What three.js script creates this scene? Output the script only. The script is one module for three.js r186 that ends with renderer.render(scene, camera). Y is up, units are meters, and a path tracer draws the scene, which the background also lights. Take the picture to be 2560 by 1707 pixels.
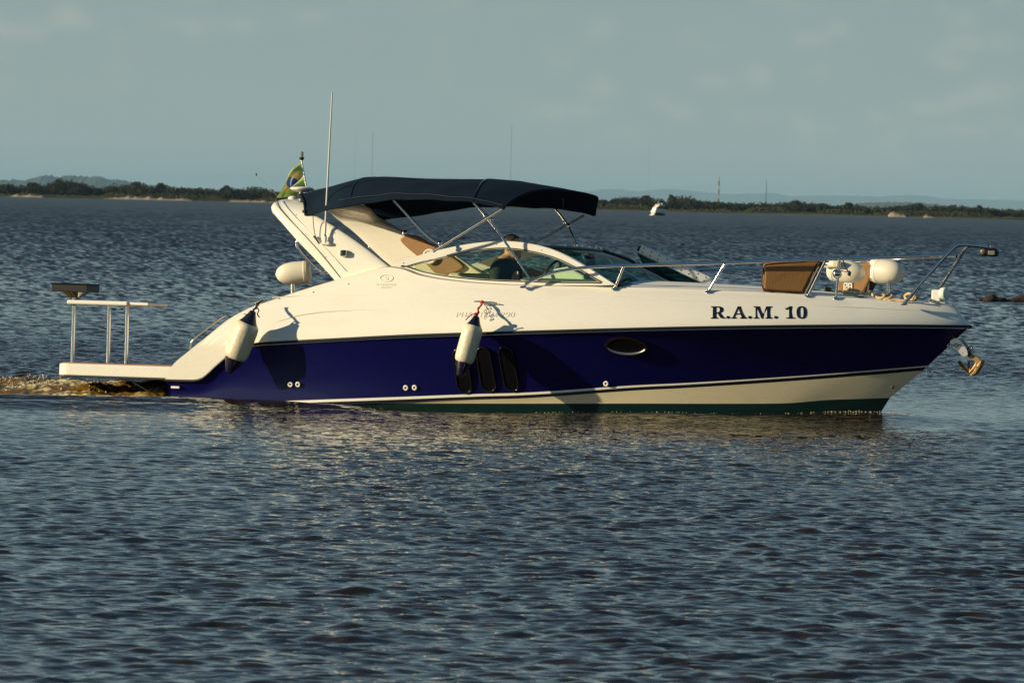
import * as THREE from 'three';
import { mergeGeometries, mergeVertices } from 'three/addons/utils/BufferGeometryUtils.js';
import { RoundedBoxGeometry } from 'three/addons/geometries/RoundedBoxGeometry.js';
import { FontLoader } from 'three/addons/loaders/FontLoader.js';
import { TextGeometry } from 'three/addons/geometries/TextGeometry.js';

// ---------------------------------------------------------------- camera, sky, sun, exposure
const { sin, cos, tan, atan, atan2, sqrt, abs, min, max, pow, exp, floor, PI, hypot } = Math;
const R = (d) => d * PI / 180;
const V = (x, y, z) => new THREE.Vector3(x, y, z);
const FOC = 17920, DIST = 70, EYE_H = 2.0, HORIZON = 508, ROLL = R(1.31);
const scene = new THREE.Scene();
const camera = new THREE.PerspectiveCamera(2 * atan(853.5 / FOC) * 180 / PI, 1024 / 682, 0.5, 150000);
camera.position.set(0, EYE_H, DIST);
camera.rotation.order = 'YXZ';
camera.rotation.set(-atan((853.5 - HORIZON) / FOC), 0, ROLL);
camera.focus = 69; camera.userData.fStop = 16;
camera.updateMatrixWorld();
const renderer = new THREE.WebGLRenderer({ antialias: true });
renderer.setSize(1024, 682);
renderer.toneMapping = THREE.LinearToneMapping;
renderer.toneMappingExposure = 1.22;
renderer.shadowMap.enabled = true;

const SUN_AZ = R(78), SUN_ALT = R(15.5);                       // low, from the left and behind the viewer
const sunDir = V(-sin(SUN_AZ) * cos(SUN_ALT), sin(SUN_ALT), cos(SUN_AZ) * cos(SUN_ALT));
const sun = new THREE.DirectionalLight(new THREE.Color().setRGB(1.0, 0.83, 0.55), 5.0);
sun.position.copy(sunDir).multiplyScalar(60); sun.target.position.set(0, 0, 0);
sun.castShadow = true; sun.shadow.mapSize.set(4096, 4096); sun.shadow.radius = 1;
Object.assign(sun.shadow.camera, { left: -12, right: 12, top: 12, bottom: -12, near: 1, far: 140 });
scene.add(sun, sun.target);

let seed = 20240611;
function rnd() { seed = (seed + 0x6D2B79F5) | 0; let t = Math.imul(seed ^ (seed >>> 15), 1 | seed); t = (t + Math.imul(t ^ (t >>> 7), 61 | t)) ^ t; return ((t ^ (t >>> 14)) >>> 0) / 4294967296; }
const rr = (a, b) => a + (b - a) * rnd();
const lerp = (a, b, t) => a + (b - a) * t, clamp = (x, a, b) => min(b, max(a, x));
const smooth = (a, b, x) => { const t = clamp((x - a) / (b - a), 0, 1); return t * t * (3 - 2 * t); };
function hash2(i, j) { let h = Math.imul(i, 374761393) + Math.imul(j, 668265263) | 0; h = Math.imul(h ^ (h >>> 13), 1274126177); return ((h ^ (h >>> 16)) >>> 0) / 4294967296; }
function noise2(x, y) { const i = floor(x), j = floor(y); let a = x - i, b = y - j; a = a * a * (3 - 2 * a); b = b * b * (3 - 2 * b); return lerp(lerp(hash2(i, j), hash2(i + 1, j), a), lerp(hash2(i, j + 1), hash2(i + 1, j + 1), a), b); }
function fbm(x, y, o = 4) { let s = 0, a = 0.5, t = 0; for (let k = 0; k < o; k++) { s += a * noise2(x, y); t += a; x = x * 2.03 + 17.1; y = y * 2.03 + 5.7; a *= 0.5; } return s / t; }

{ // hazy late-afternoon air: greenish grey at the horizon, bluer overhead, a little warmer towards the sun
  const w = 4096, h = 2048, a = new Float32Array(w * h * 4);
  const az0 = atan2(sunDir.z, sunDir.x);
  for (let j = 0; j < h; j++) {
    const el = ((j + 0.5) / h - 0.5) * PI, e = max(0, sin(el));
    const k = 1 - exp(-pow(e * 3.5, 1.4)), near = exp(-max(0, el) / R(14));
    let r0 = lerp(0.232, 0.026, pow(k, 0.72)) + 0.034 * exp(-e * 55), g0 = lerp(0.303, 0.082, pow(k, 0.92)) + 0.030 * exp(-e * 55), b0 = lerp(0.298, 0.165, pow(k, 1.25)) + 0.025 * exp(-e * 55);
    for (let i = 0; i < w; i++) {
      const az = ((i + 0.5) / w - 0.5) * 2 * PI, c = cos(az - az0) * 0.5 + 0.5;
      const warm = near * c * c;
      let r = r0 + 0.13 * warm, g = g0 + 0.075 * warm, b = b0 + 0.02 * warm;
      const eld = el * 180 / PI;
      if (eld > 0 && eld < 9) {                                // thin broken wisps of cloud low over the far shore, all the way round
        const azd = az * 180 / PI;
        let n = fbm(azd * 3.1 + 40, eld * 9.5 + 9, 5);
        n = smooth(0.53, 0.72, n) * smooth(0.1, 0.5, eld) * (1 - smooth(5, 9, eld));
        const m = fbm(azd * 0.33, eld * 1.1 + 3, 3);
        const q = 0.16 * n * smooth(0.36, 0.58, m);
        r += q * 0.42; g += q * 0.25; b += q * 0.10;
        const d = (fbm(azd * 0.5 + 7, eld * 2.4 + 90, 4) - 0.5) * 0.022;
        r -= d * 0.5; g -= d * 0.6; b -= d * 0.5;
      }
      const o = (j * w + i) * 4; a[o] = r; a[o + 1] = g; a[o + 2] = b; a[o + 3] = 1;
    }
  }
  const t = new THREE.DataTexture(a, w, h, THREE.RGBAFormat, THREE.FloatType);
  t.mapping = THREE.EquirectangularReflectionMapping; t.magFilter = t.minFilter = THREE.LinearFilter; t.needsUpdate = true;
  scene.background = t; scene.environment = t;
}
scene.fog = new THREE.FogExp2(0x7d9fb4, 1.9e-5);

// ---------------------------------------------------------------- frames: the yacht's own axes (x bow, y up, z starboard)
const YAW = R(-22), HEEL = R(-1.3);
const boatQ = new THREE.Quaternion().setFromEuler(new THREE.Euler(HEEL, YAW, 0, 'YXZ'));
const boatQi = boatQ.clone().invert();
const eyeB = camera.position.clone().applyQuaternion(boatQi);
const rayW = (u, v) => V((u - 1280) / FOC, -(v - 853.5) / FOC, -1).applyQuaternion(camera.quaternion);
// a measured point of the yacht: where the sight line meets the plane z = const of the yacht's axes
function P(u, v, z) { const d = rayW(u, v).applyQuaternion(boatQi), t = (z - eyeB.z) / d.z; return V(eyeB.x + d.x * t, eyeB.y + d.y * t, z); }
function onS(u, v, zf) { let z = 1, p; for (let k = 0; k < 14; k++) { p = P(u, v, z); z = lerp(z, zf(p.x, p.y), 0.8); } return P(u, v, z); }
// a far point: distance d in front of the camera
function Wd(u, v, d) { const q = rayW(u, v); return camera.position.clone().addScaledVector(q, d / -q.z); }

const offs = new WeakMap(), names = {};
function numbered(n) { const k = names[n] = (names[n] ?? -1) + 1; return k ? `${n}_${String(k).padStart(3, '0')}` : n; }
function reg(o, label, category, group, kind) { o.userData.label = label; if (category) o.userData.category = category; if (group) o.userData.group = group; if (kind) o.userData.kind = kind; return o; }
function boatThing(name, label, category, base = V(0, 0, 0), group) {
  const g = new THREE.Group(); g.name = numbered(name); g.quaternion.copy(boatQ); g.position.copy(base.clone().applyQuaternion(boatQ));
  reg(g, label, category, group); scene.add(g); offs.set(g, base.clone()); return g;
}
function worldThing(name, label, category, base, group) {
  const g = new THREE.Group(); g.name = numbered(name); g.position.copy(base); reg(g, label, category, group); scene.add(g); offs.set(g, base.clone()); return g;
}
function add(parent, name, geo, mat, label) {
  if (Array.isArray(geo)) geo = merge(geo);
  const o = offs.get(parent); geo.translate(-o.x, -o.y, -o.z);
  const m = new THREE.Mesh(geo, mat); m.name = name; m.castShadow = m.receiveShadow = true; offs.set(m, o);
  if (label) m.userData.label = label;
  parent.add(m); return m;
}
function addAll(parent, name, gs, mat, label) { return gs.map((g) => add(parent, name, g, mat, label)); }
function merge(gs) {
  gs = gs.map((g) => { const k = g.index ? g.toNonIndexed() : g; for (const a of Object.keys(k.attributes)) if (!['position', 'normal', 'uv'].includes(a)) k.deleteAttribute(a); if (!k.attributes.uv) k.setAttribute('uv', new THREE.BufferAttribute(new Float32Array(k.attributes.position.count * 2), 2)); if (!k.attributes.normal) k.computeVertexNormals(); return k; });
  return mergeGeometries(gs);
}
function mir(g) { // the same on the port side
  const k = g.clone(); k.scale(1, 1, -1);
  if (k.index) { const a = k.index.array; for (let i = 0; i < a.length; i += 3) { const t = a[i]; a[i] = a[i + 1]; a[i + 1] = t; } }
  else for (const n of Object.keys(k.attributes)) { const at = k.attributes[n], s = at.itemSize, a = at.array; for (let i = 0; i < at.count; i += 3) for (let c = 0; c < s; c++) { const t = a[i * s + c]; a[i * s + c] = a[(i + 1) * s + c]; a[(i + 1) * s + c] = t; } }
  if (!k.attributes.normal) k.computeVertexNormals();
  return k;
}
function grid(nu, nv, fn) {
  const p = new Float32Array((nu + 1) * (nv + 1) * 3), uv = new Float32Array((nu + 1) * (nv + 1) * 2), id = new Uint32Array(nu * nv * 6);
  let o = 0, q = 0, c = 0;
  for (let j = 0; j <= nv; j++) for (let i = 0; i <= nu; i++) { const r = fn(i / nu, j / nv); p[o++] = r.x; p[o++] = r.y; p[o++] = r.z; uv[q++] = r.s ?? i / nu; uv[q++] = r.t ?? j / nv; }
  for (let j = 0; j < nv; j++) for (let i = 0; i < nu; i++) { const a = j * (nu + 1) + i, b = a + 1, d = a + nu + 1, e = d + 1; id[c++] = a; id[c++] = b; id[c++] = d; id[c++] = b; id[c++] = e; id[c++] = d; }
  const g = new THREE.BufferGeometry(); g.setAttribute('position', new THREE.BufferAttribute(p, 3)); g.setAttribute('uv', new THREE.BufferAttribute(uv, 2)); g.setIndex(new THREE.BufferAttribute(id, 1)); g.computeVertexNormals(); return g;
}
function tube(pts, r, { n, seg = 8, closed = false, straight = false, taper } = {}) {
  const c = straight ? new THREE.CurvePath() : new THREE.CatmullRomCurve3(pts, closed, 'centripetal');
  if (straight) for (let i = 0; i + 1 < pts.length; i++) c.add(new THREE.LineCurve3(pts[i], pts[i + 1]));
  const g = new THREE.TubeGeometry(c, n ?? max(2, (pts.length - 1) * 6), r, seg, closed);
  if (taper) { const a = g.attributes.position, N = g.parameters.tubularSegments; for (let i = 0; i < a.count; i++) { const row = floor(i / (seg + 1)), t = row / N, m = c.getPointAt(t), k = taper(t); a.setXYZ(i, m.x + (a.getX(i) - m.x) * k, m.y + (a.getY(i) - m.y) * k, m.z + (a.getZ(i) - m.z) * k); } }
  return g;
}
function rod(a, b, r0, r1 = r0, seg = 12) { const d = b.clone().sub(a), g = new THREE.CylinderGeometry(r1, r0, d.length(), seg); g.applyQuaternion(new THREE.Quaternion().setFromUnitVectors(V(0, 1, 0), d.normalize())); g.translate((a.x + b.x) / 2, (a.y + b.y) / 2, (a.z + b.z) / 2); return g; }
function ball(p, r, sx = 1, sy = 1, sz = 1, n = 16) { const g = new THREE.SphereGeometry(r, n, max(6, n * 0.7 | 0)); g.scale(sx, sy, sz); g.translate(p.x, p.y, p.z); return g; }
function lathe(profile, a, axis, seg = 28) { const g = new THREE.LatheGeometry(profile.map(([r, y]) => new THREE.Vector2(max(r, 1e-4), y)), seg); g.applyQuaternion(new THREE.Quaternion().setFromUnitVectors(V(0, 1, 0), axis.clone().normalize())); g.translate(a.x, a.y, a.z); return g; }
function rbox(w, h, d, r, p, rot) { const g = new RoundedBoxGeometry(w, h, d, 3, r); if (rot) g.applyQuaternion(new THREE.Quaternion().setFromEuler(new THREE.Euler(...rot, 'YXZ'))); g.translate(p.x, p.y, p.z); return g; }
// a sheet cut to an outline in x and y, thickness th, lying on z = zf(x, y) (outer face)
function panel(pts, zf, th, { holes = [], bevel = 0.004 } = {}) {
  const s = new THREE.Shape(pts.map((p) => new THREE.Vector2(p.x, p.y)));
  for (const h of holes) s.holes.push(new THREE.Path(h.map((p) => new THREE.Vector2(p.x, p.y))));
  const g = new THREE.ExtrudeGeometry(s, { depth: th - 2 * bevel, bevelEnabled: bevel > 0, bevelSize: bevel, bevelThickness: bevel, bevelOffset: -bevel, bevelSegments: 2, steps: 1 });
  const a = g.attributes.position; for (let i = 0; i < a.count; i++) a.setZ(i, zf(a.getX(i), a.getY(i)) - th + bevel + a.getZ(i));
  g.computeVertexNormals(); return g;
}
function spl(pts, n, closed = false) { return new THREE.CatmullRomCurve3(pts, closed, 'centripetal').getPoints(n); }
// monotone curve y(x) through measured points
function curve(pts) {
  const q = pts.map((p) => [p.x, p.y]).sort((a, b) => a[0] - b[0]), n = q.length, m = [], s = [];
  for (let i = 0; i < n - 1; i++) s[i] = (q[i + 1][1] - q[i][1]) / max(1e-6, q[i + 1][0] - q[i][0]);
  m[0] = s[0]; m[n - 1] = s[n - 2]; for (let i = 1; i < n - 1; i++) m[i] = s[i - 1] * s[i] <= 0 ? 0 : 2 * s[i - 1] * s[i] / (s[i - 1] + s[i]);
  return (x) => { if (x <= q[0][0]) return q[0][1] + (x - q[0][0]) * m[0] * 0.5; if (x >= q[n - 1][0]) return q[n - 1][1] + (x - q[n - 1][0]) * m[n - 1]; let i = 0; while (x > q[i + 1][0]) i++; const h = q[i + 1][0] - q[i][0], t = (x - q[i][0]) / h, t2 = t * t, t3 = t2 * t; return (2 * t3 - 3 * t2 + 1) * q[i][1] + (t3 - 2 * t2 + t) * h * m[i] + (-2 * t3 + 3 * t2) * q[i + 1][1] + (t3 - t2) * h * m[i + 1]; };
}
// surface of a signed distance field (surface nets)
function nets(f, lo, hi, c) {
  const n = [0, 1, 2].map((k) => Math.ceil((hi[k] - lo[k]) / c) + 1), [nx, ny, nz] = n, F = new Float32Array(nx * ny * nz), id = (i, j, k) => (k * ny + j) * nx + i;
  for (let k = 0; k < nz; k++) for (let j = 0; j < ny; j++) for (let i = 0; i < nx; i++) F[id(i, j, k)] = f(lo[0] + i * c, lo[1] + j * c, lo[2] + k * c);
  const vi = new Int32Array(nx * ny * nz).fill(-1), pos = [], idx = [];
  for (let k = 0; k < nz - 1; k++) for (let j = 0; j < ny - 1; j++) for (let i = 0; i < nx - 1; i++) {
    let cnt = 0, sx = 0, sy = 0, sz = 0;
    for (let e = 0; e < 12; e++) { const ax = e >> 2, b = e & 3, d = [0, 0, 0]; d[(ax + 1) % 3] = b & 1; d[(ax + 2) % 3] = b >> 1; const d2 = [...d]; d2[ax] = 1; const a = F[id(i + d[0], j + d[1], k + d[2])], g = F[id(i + d2[0], j + d2[1], k + d2[2])]; if ((a < 0) !== (g < 0)) { const t = a / (a - g); sx += d[0] + t * (d2[0] - d[0]); sy += d[1] + t * (d2[1] - d[1]); sz += d[2] + t * (d2[2] - d[2]); cnt++; } }
    if (cnt) { vi[id(i, j, k)] = pos.length / 3; pos.push(lo[0] + (i + sx / cnt) * c, lo[1] + (j + sy / cnt) * c, lo[2] + (k + sz / cnt) * c); }
  }
  for (let k = 1; k < nz - 1; k++) for (let j = 1; j < ny - 1; j++) for (let i = 1; i < nx - 1; i++) for (let ax = 0; ax < 3; ax++) {
    const d = [0, 0, 0]; d[ax] = 1; const a = F[id(i, j, k)], b = F[id(i + d[0], j + d[1], k + d[2])]; if ((a < 0) === (b < 0)) continue;
    const u = [0, 0, 0], w = [0, 0, 0]; u[(ax + 1) % 3] = 1; w[(ax + 2) % 3] = 1;
    const q = [vi[id(i, j, k)], vi[id(i - u[0], j - u[1], k - u[2])], vi[id(i - u[0] - w[0], j - u[1] - w[1], k - u[2] - w[2])], vi[id(i - w[0], j - w[1], k - w[2])]];
    if (a < 0) idx.push(q[0], q[1], q[2], q[0], q[2], q[3]); else idx.push(q[0], q[2], q[1], q[0], q[3], q[2]);
  }
  const g = new THREE.BufferGeometry(); g.setAttribute('position', new THREE.Float32BufferAttribute(pos, 3)); g.setIndex(idx); g.computeVertexNormals(); return g;
}
const capsule = (x, y, z, a, b, ra, rb) => { const bx = b.x - a.x, by = b.y - a.y, bz = b.z - a.z, t = clamp(((x - a.x) * bx + (y - a.y) * by + (z - a.z) * bz) / (bx * bx + by * by + bz * bz), 0, 1); return hypot(x - a.x - bx * t, y - a.y - by * t, z - a.z - bz * t) - lerp(ra, rb, t); };
const smin = (a, b, k) => { const h = clamp(0.5 + 0.5 * (b - a) / k, 0, 1); return b + (a - b) * h - k * h * (1 - h); };

// ---------------------------------------------------------------- materials
const lin = (r, g, b) => new THREE.Color().setRGB(r, g, b);
const std = (c, roughness, o = {}) => new THREE.MeshPhysicalMaterial({ color: c, roughness, ...o });
function noiseTex(n, fn, rep = [1, 1], srgb = false) {
  const a = new Uint8Array(n * n * 4); for (let j = 0; j < n; j++) for (let i = 0; i < n; i++) { const c = fn(i / n, j / n), o = (j * n + i) * 4; for (let k = 0; k < 3; k++) a[o + k] = clamp((Array.isArray(c) ? c[k] : c) * 255, 0, 255); a[o + 3] = 255; }
  const t = new THREE.DataTexture(a, n, n); t.wrapS = t.wrapT = THREE.RepeatWrapping; t.magFilter = t.minFilter = THREE.LinearFilter; t.repeat.set(...rep); if (srgb) t.colorSpace = THREE.SRGBColorSpace; t.needsUpdate = true; return t;
}
const pn = (x, y, n) => { let s = 0, a = 0.5; for (let k = 0; k < 4; k++) { const w = (i, j) => hash2(((i % n) + n) % n + k * 91, ((j % n) + n) % n + k * 37), X = x * n, Y = y * n, i = floor(X), j = floor(Y); let p = X - i, q = Y - j; p = p * p * (3 - 2 * p); q = q * q * (3 - 2 * q); s += a * lerp(lerp(w(i, j), w(i + 1, j), p), lerp(w(i, j + 1), w(i + 1, j + 1), p), q); a *= 0.5; n *= 2; } return s / 0.9375; };
const wearTex = noiseTex(512, (x, y) => { const c = 0.96 + 0.04 * pn(x, y, 5), s = smooth(0.62, 0.8, pn(x, y, 9)) * 0.025; return [c - s, c - s * 1.2, c - s * 1.6]; }, [1, 1]);
const roughTex = noiseTex(512, (x, y) => 0.55 + 0.45 * fbm(x * 26, y * 26 + 11, 5), [2, 2]);
const navyTex = noiseTex(1024, (x, y) => { const c = 0.8 + 0.2 * fbm(x * 12, y * 8, 4); const s = smooth(0.86, 0.93, noise2(x * 420, y * 230)) * smooth(0.40, 0.62, fbm(x * 7 + 3, y * 3, 3)) * 1.6; return [min(1, c * 0.55 + s * 0.4), min(1, c * 0.5 + s * 0.4), min(1, c * 0.8 + s * 0.2)]; }, [1, 1]);
const M = {
  white: std(lin(0.85, 0.82, 0.72), 0.34, { map: wearTex, roughnessMap: roughTex, clearcoat: 0.35, clearcoatRoughness: 0.12 }),
  band: std(lin(0.88, 0.77, 0.51), 0.36, { map: wearTex, roughnessMap: roughTex }),  // white lower hull; golden light bounced off the water is put into the colour
  deck: std(lin(0.80, 0.77, 0.69), 0.7, { specularIntensity: 0.4 }),
  white2: std(lin(0.80, 0.77, 0.69), 0.38),
  navy: std(lin(0.0068, 0.0080, 0.092), 0.2, { map: navyTex, clearcoat: 0.3, clearcoatRoughness: 0.06 }),
  black: std(lin(0.010, 0.010, 0.011), 0.42),
  blackGloss: std(lin(0.006, 0.006, 0.008), 0.12),
  green: std(lin(0.0012, 0.020, 0.017), 0.45, { roughnessMap: roughTex }),
  steel: std(lin(0.68, 0.67, 0.65), 0.10, { metalness: 1 }),
  alu: std(lin(0.62, 0.62, 0.60), 0.36, { metalness: 1 }),
  frame: std(lin(0.74, 0.72, 0.64), 0.36),
  canvas: std(lin(0.0035, 0.013, 0.027), 0.9, { specularIntensity: 0.3, bumpMap: noiseTex(256, (x, y) => 0.5 + 0.25 * sin(x * PI * 2 * 64) * sin(y * PI * 2 * 64) + 0.3 * (fbm(x * 8, y * 8, 3) - 0.5), [8, 8]), bumpScale: 0.002 }),
  glass: std(lin(0.88, 0.97, 0.88), 0.02, { transmission: 1, thickness: 0, ior: 1.35 }),
  tint: std(lin(0.12, 0.30, 0.29), 0.02, { transmission: 1, thickness: 0, ior: 1.25, specularIntensity: 0.3 }),
  tan: std(lin(0.30, 0.155, 0.055), 0.62, { roughnessMap: roughTex }),
  brown: std(lin(0.235, 0.115, 0.030), 0.6, { bumpMap: noiseTex(256, (x, y) => fbm(x * 60, y * 60, 3), [3, 3]), bumpScale: 0.002 }),
  cream: std(lin(0.66, 0.58, 0.40), 0.5),
  fender: std(lin(0.74, 0.66, 0.47), 0.42, { bumpMap: noiseTex(256, (x, y) => fbm(x * 12, y * 12, 4), [2, 2]), bumpScale: 0.003, map: noiseTex(256, (x, y) => { const c = 0.9 + 0.1 * fbm(x * 8, y * 8, 4), s = 0.22 * smooth(0.62, 0.75, fbm(x * 30 + 4, y * 9, 4)); return [c - s, c - s, c - s]; }) }),
  fenderCap: std(lin(0.007, 0.006, 0.026), 0.35),
  red: std(lin(0.42, 0.03, 0.03), 0.7),
  rope: std(lin(0.55, 0.42, 0.24), 0.85, { bumpMap: noiseTex(128, (x, y) => 0.5 + 0.5 * sin((x * 40 + y * 4) * PI * 2), [1, 1]), bumpScale: 0.004 }),
  teak: std(lin(0.30, 0.16, 0.07), 0.6),
  bronze: std(lin(0.33, 0.20, 0.07), 0.5, { metalness: 0.35, roughnessMap: roughTex }),
  skin: std(lin(0.50, 0.28, 0.17), 0.5), hair: std(lin(0.018, 0.010, 0.007), 0.65), shirt: std(lin(0.016, 0.024, 0.020), 0.85),
  pants: std(lin(0.03, 0.035, 0.05), 0.85),
  greyText: std(lin(0.73, 0.69, 0.60), 0.22),
  letter: std(lin(0.006, 0.006, 0.012), 0.35),
  lensGlass: std(lin(0.5, 0.5, 0.45), 0.08, { transmission: 0.6, thickness: 0 }),
};

// ================================================================ WATER (one sheet, ripples modelled, finer where it is looked at)
const toBoat = (x, y, z) => V(x, y, z).applyQuaternion(boatQi);
const waves = [];
{ // short wind chop; many components so that nothing repeats
  const N = 84;
  for (let i = 0; i < N; i++) {
    const L = 0.105 * pow(1.7 / 0.105, (i + rnd()) / N), k = 2 * PI / L;
    const th = R(86) + (rnd() + rnd() + rnd() - 1.5) * R(66);
    const sl = L < 0.14 ? 0.042 : L < 0.29 ? 0.056 : L < 0.5 ? 0.020 : 0.006;
    waves.push([k * cos(th), k * sin(th), sl / k, rnd() * 2 * PI, k, sl * cos(th), sl * sin(th)]);
  }
}
const lee = (x, z) => { const b = toBoat(x, 0, z), s = max(0, abs(b.z) - 0.9), q = max(0, abs(b.x - 0.6) - 3.4); return 1 - 0.88 * exp(-pow(s / 13, 2) - pow(q / 1.8, 2)); };   // the hull shelters the water beside it
const gust = (x, z) => (0.52 + 0.80 * fbm(x * 0.34 + 3, z * 0.09 + 9, 3) + 0.2 * (fbm(x * 0.03, z * 0.012, 2) - 0.5)) * (abs(x) < 14 && abs(z) < 30 ? lee(x, z) : 1);
function wakeH(x, z) { // the yacht's own waves
  const b = toBoat(x, 0, z); let h = 0;
  const s = b.z; const X = b.x;
  h += 0.085 * exp(-pow((X - 3.7) / 0.9, 2)) * exp(-pow(s / 0.75, 2));                     // bow wave
  h += 0.03 * exp(-pow((X - 2.2) / 1.2, 2)) * exp(-pow((abs(s) - 1.0) / 0.8, 2));
  const d = (-X - 1.0) * 0.55 + 1.45;                                                      // diverging stern waves
  const on = smooth(0.2, -2.2, X) * exp(-max(0, -X - 3) / 9);
  const q = (abs(s) - d);
  h += on * (0.065 * exp(-pow(q / 0.34, 2)) - 0.055 * exp(-pow((q - 0.75) / 0.42, 2)) + 0.055 * exp(-pow((q - 1.55) / 0.4, 2)) - 0.03 * exp(-pow((q - 2.2) / 0.4, 2)));
  const trough = exp(-pow((X + 0.3) / 1.4, 2)) * exp(-pow((abs(s) - 1.3) / 0.7, 2)); h -= 0.02 * trough;
  const churn = 0 * smooth(-2.6, -3.4, X) * exp(-max(0, -X - 3.2) / 11) * exp(-pow(s / 1.15, 4));   // churned water behind the stern
  if (churn > 0.01) h += churn * (0.10 + 0.20 * (fbm(X * 2.2 + 4, s * 2.6, 5) - 0.35) + 0.06 * (fbm(X * 9, s * 9, 3) - 0.5));
  return h;
}
const low = (x, z) => 0.010 * sin(0.9 * x + 2.1 * z) * sin(0.31 * x - 0.8 * z);
function waveH(x, z, spacing) {
  let h = 0; const g = gust(x, z);
  for (const w of waves) { const lod = clamp(2.4 - spacing * w[4] / PI * 1.2, 0, 1); if (lod > 0) h += w[2] * lod * sin(w[0] * x + w[1] * z + w[3]); }
  return h * g + low(x, z);
}
function waveS(x, z, spacing, out) { // height and slopes of the chop
  let h = 0, sx = 0, sz = 0; const g = gust(x, z);
  for (const w of waves) { const lod = clamp(2.4 - spacing * w[4] / PI * 1.2, 0, 1); if (lod > 0) { const f = w[0] * x + w[1] * z + w[3], c = lod * cos(f); h += w[2] * lod * sin(f); sx += w[5] * c; sz += w[6] * c; } }
  out[0] = h * g + low(x, z); out[1] = sx * g; out[2] = sz * g;
}
{
  const rad = []; let r = 3; while (r < 25) { rad.push(r); r += 0.3; } while (r < 96) { rad.push(r); r += r < 74 ? 0.033 : 0.046; } let st = 0.046; while (r < 3050) { rad.push(r); st = min(st * 1.016, r * 0.012); r += st; }
  while (r < 9000) { rad.push(r); r *= 1.2; } rad.push(9000);
  const ang = []; const fine = atan(0.0714 * 1.28), nf = 380;
  for (let i = 0; i <= nf; i++) ang.push(lerp(-fine, fine, i / nf));
  let a = fine, da = fine * 2 / nf; const right = []; while (a < PI) { da *= 1.055; a += min(da, 0.12); if (a < PI) right.push(a); }
  const all = [...right.map((q) => -q).reverse(), ...ang, ...right], nA = all.length, nR = rad.length;
  const pos = new Float32Array(nA * nR * 3 + 3), nrm = new Float32Array(nA * nR * 3 + 3), uv = new Float32Array(nA * nR * 2 + 2), uv1 = new Float32Array(nA * nR * 2 + 2); let o = 0, q = 0; const O = [0, 0, 0], O2 = [0, 0, 0];
  const dAng = all.map((v, i) => i ? v - all[i - 1] : all[1] - all[0]).map((d, i, A) => max(d, A[min(i + 1, nA - 1)]));
  for (let j = 0; j < nR; j++) for (let i = 0; i < nA; i++) {
    const x = sin(all[i]) * rad[j], z = DIST - cos(all[i]) * rad[j];
    const dr = j ? rad[j] - rad[j - 1] : 0.3, wide = dAng[i] * rad[j], far = rad[j];
    // beyond the reach of the mesh each vertex keeps the slope of one real wavelet near it, of those that face the shore it is seen from
    waveS(x, z, max(wide * 0.4, far < 110 ? dr * 0.45 : 0.05), O);
    if (far > 100) { const n = min(4, 1 + floor((far - 100) / 60)); for (let k = 0; k < n; k++) { waveS(x + 0.05 * k, z - 0.11 - 0.17 * k, wide * 0.4, O2); if (O2[2] < O[2]) { O[1] = O2[1]; O[2] = O2[2]; } } }
    let y = far < 2600 ? O[0] * (far > 400 ? 1 : 1) : 0, sx = O[1], sz = O[2];
    if (abs(x) < 16 && abs(z) < 16) { const w0 = wakeH(x, z), e = 0.03; y += w0; sx += (wakeH(x + e, z) - w0) / e; sz += (wakeH(x, z + e) - w0) / e; }
    const il = 1 / sqrt(1 + sx * sx + sz * sz); nrm[o] = -sx * il; nrm[o + 1] = il; nrm[o + 2] = -sz * il;
    pos[o++] = x; pos[o++] = y; pos[o++] = z; uv1[q] = clamp((max(far, wide / 0.00062) - 80) / 2000, 0, 1); uv1[q + 1] = 0.5; uv[q++] = x / 5; uv[q++] = z / 5;
  }
  pos[o] = 0; pos[o + 1] = 0; pos[o + 2] = DIST; nrm[o + 1] = 1; uv[q] = 0; uv[q + 1] = DIST / 5;
  const idx = new Uint32Array(((nA) * (nR - 1) * 2 + nA) * 3); let c = 0;
  for (let j = 0; j < nR - 1; j++) for (let i = 0; i < nA; i++) { const i2 = (i + 1) % nA, A = j * nA + i, B = j * nA + i2, C = A + nA, Dd = B + nA; idx[c++] = A; idx[c++] = B; idx[c++] = C; idx[c++] = B; idx[c++] = Dd; idx[c++] = C; }
  for (let i = 0; i < nA; i++) { idx[c++] = nA * nR; idx[c++] = (i + 1) % nA; idx[c++] = i; }
  const g = new THREE.BufferGeometry(); g.setAttribute('position', new THREE.BufferAttribute(pos, 3)); g.setAttribute('normal', new THREE.BufferAttribute(nrm, 3)); g.setAttribute('uv', new THREE.BufferAttribute(uv, 2)); g.setAttribute('uv1', new THREE.BufferAttribute(uv1, 2)); g.setIndex(new THREE.BufferAttribute(idx, 1));
  // fine ripples as a tiling normal map, 5 m a side
  const n = 1024, tile = 5, a8 = new Uint8Array(n * n * 4), comp = [];
  for (let k = 0; k < 44; k++) { const L = 0.05 * pow(0.26 / 0.05, k / 43), th = R(75) + (rnd() + rnd() - 1) * R(95); const kx = Math.round(cos(th) * tile / L), kz = Math.round(sin(th) * tile / L); comp.push([kx * 2 * PI, kz * 2 * PI, 0.017, rnd() * 6.28, kx / hypot(kx, kz), kz / hypot(kx, kz)]); }
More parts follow.
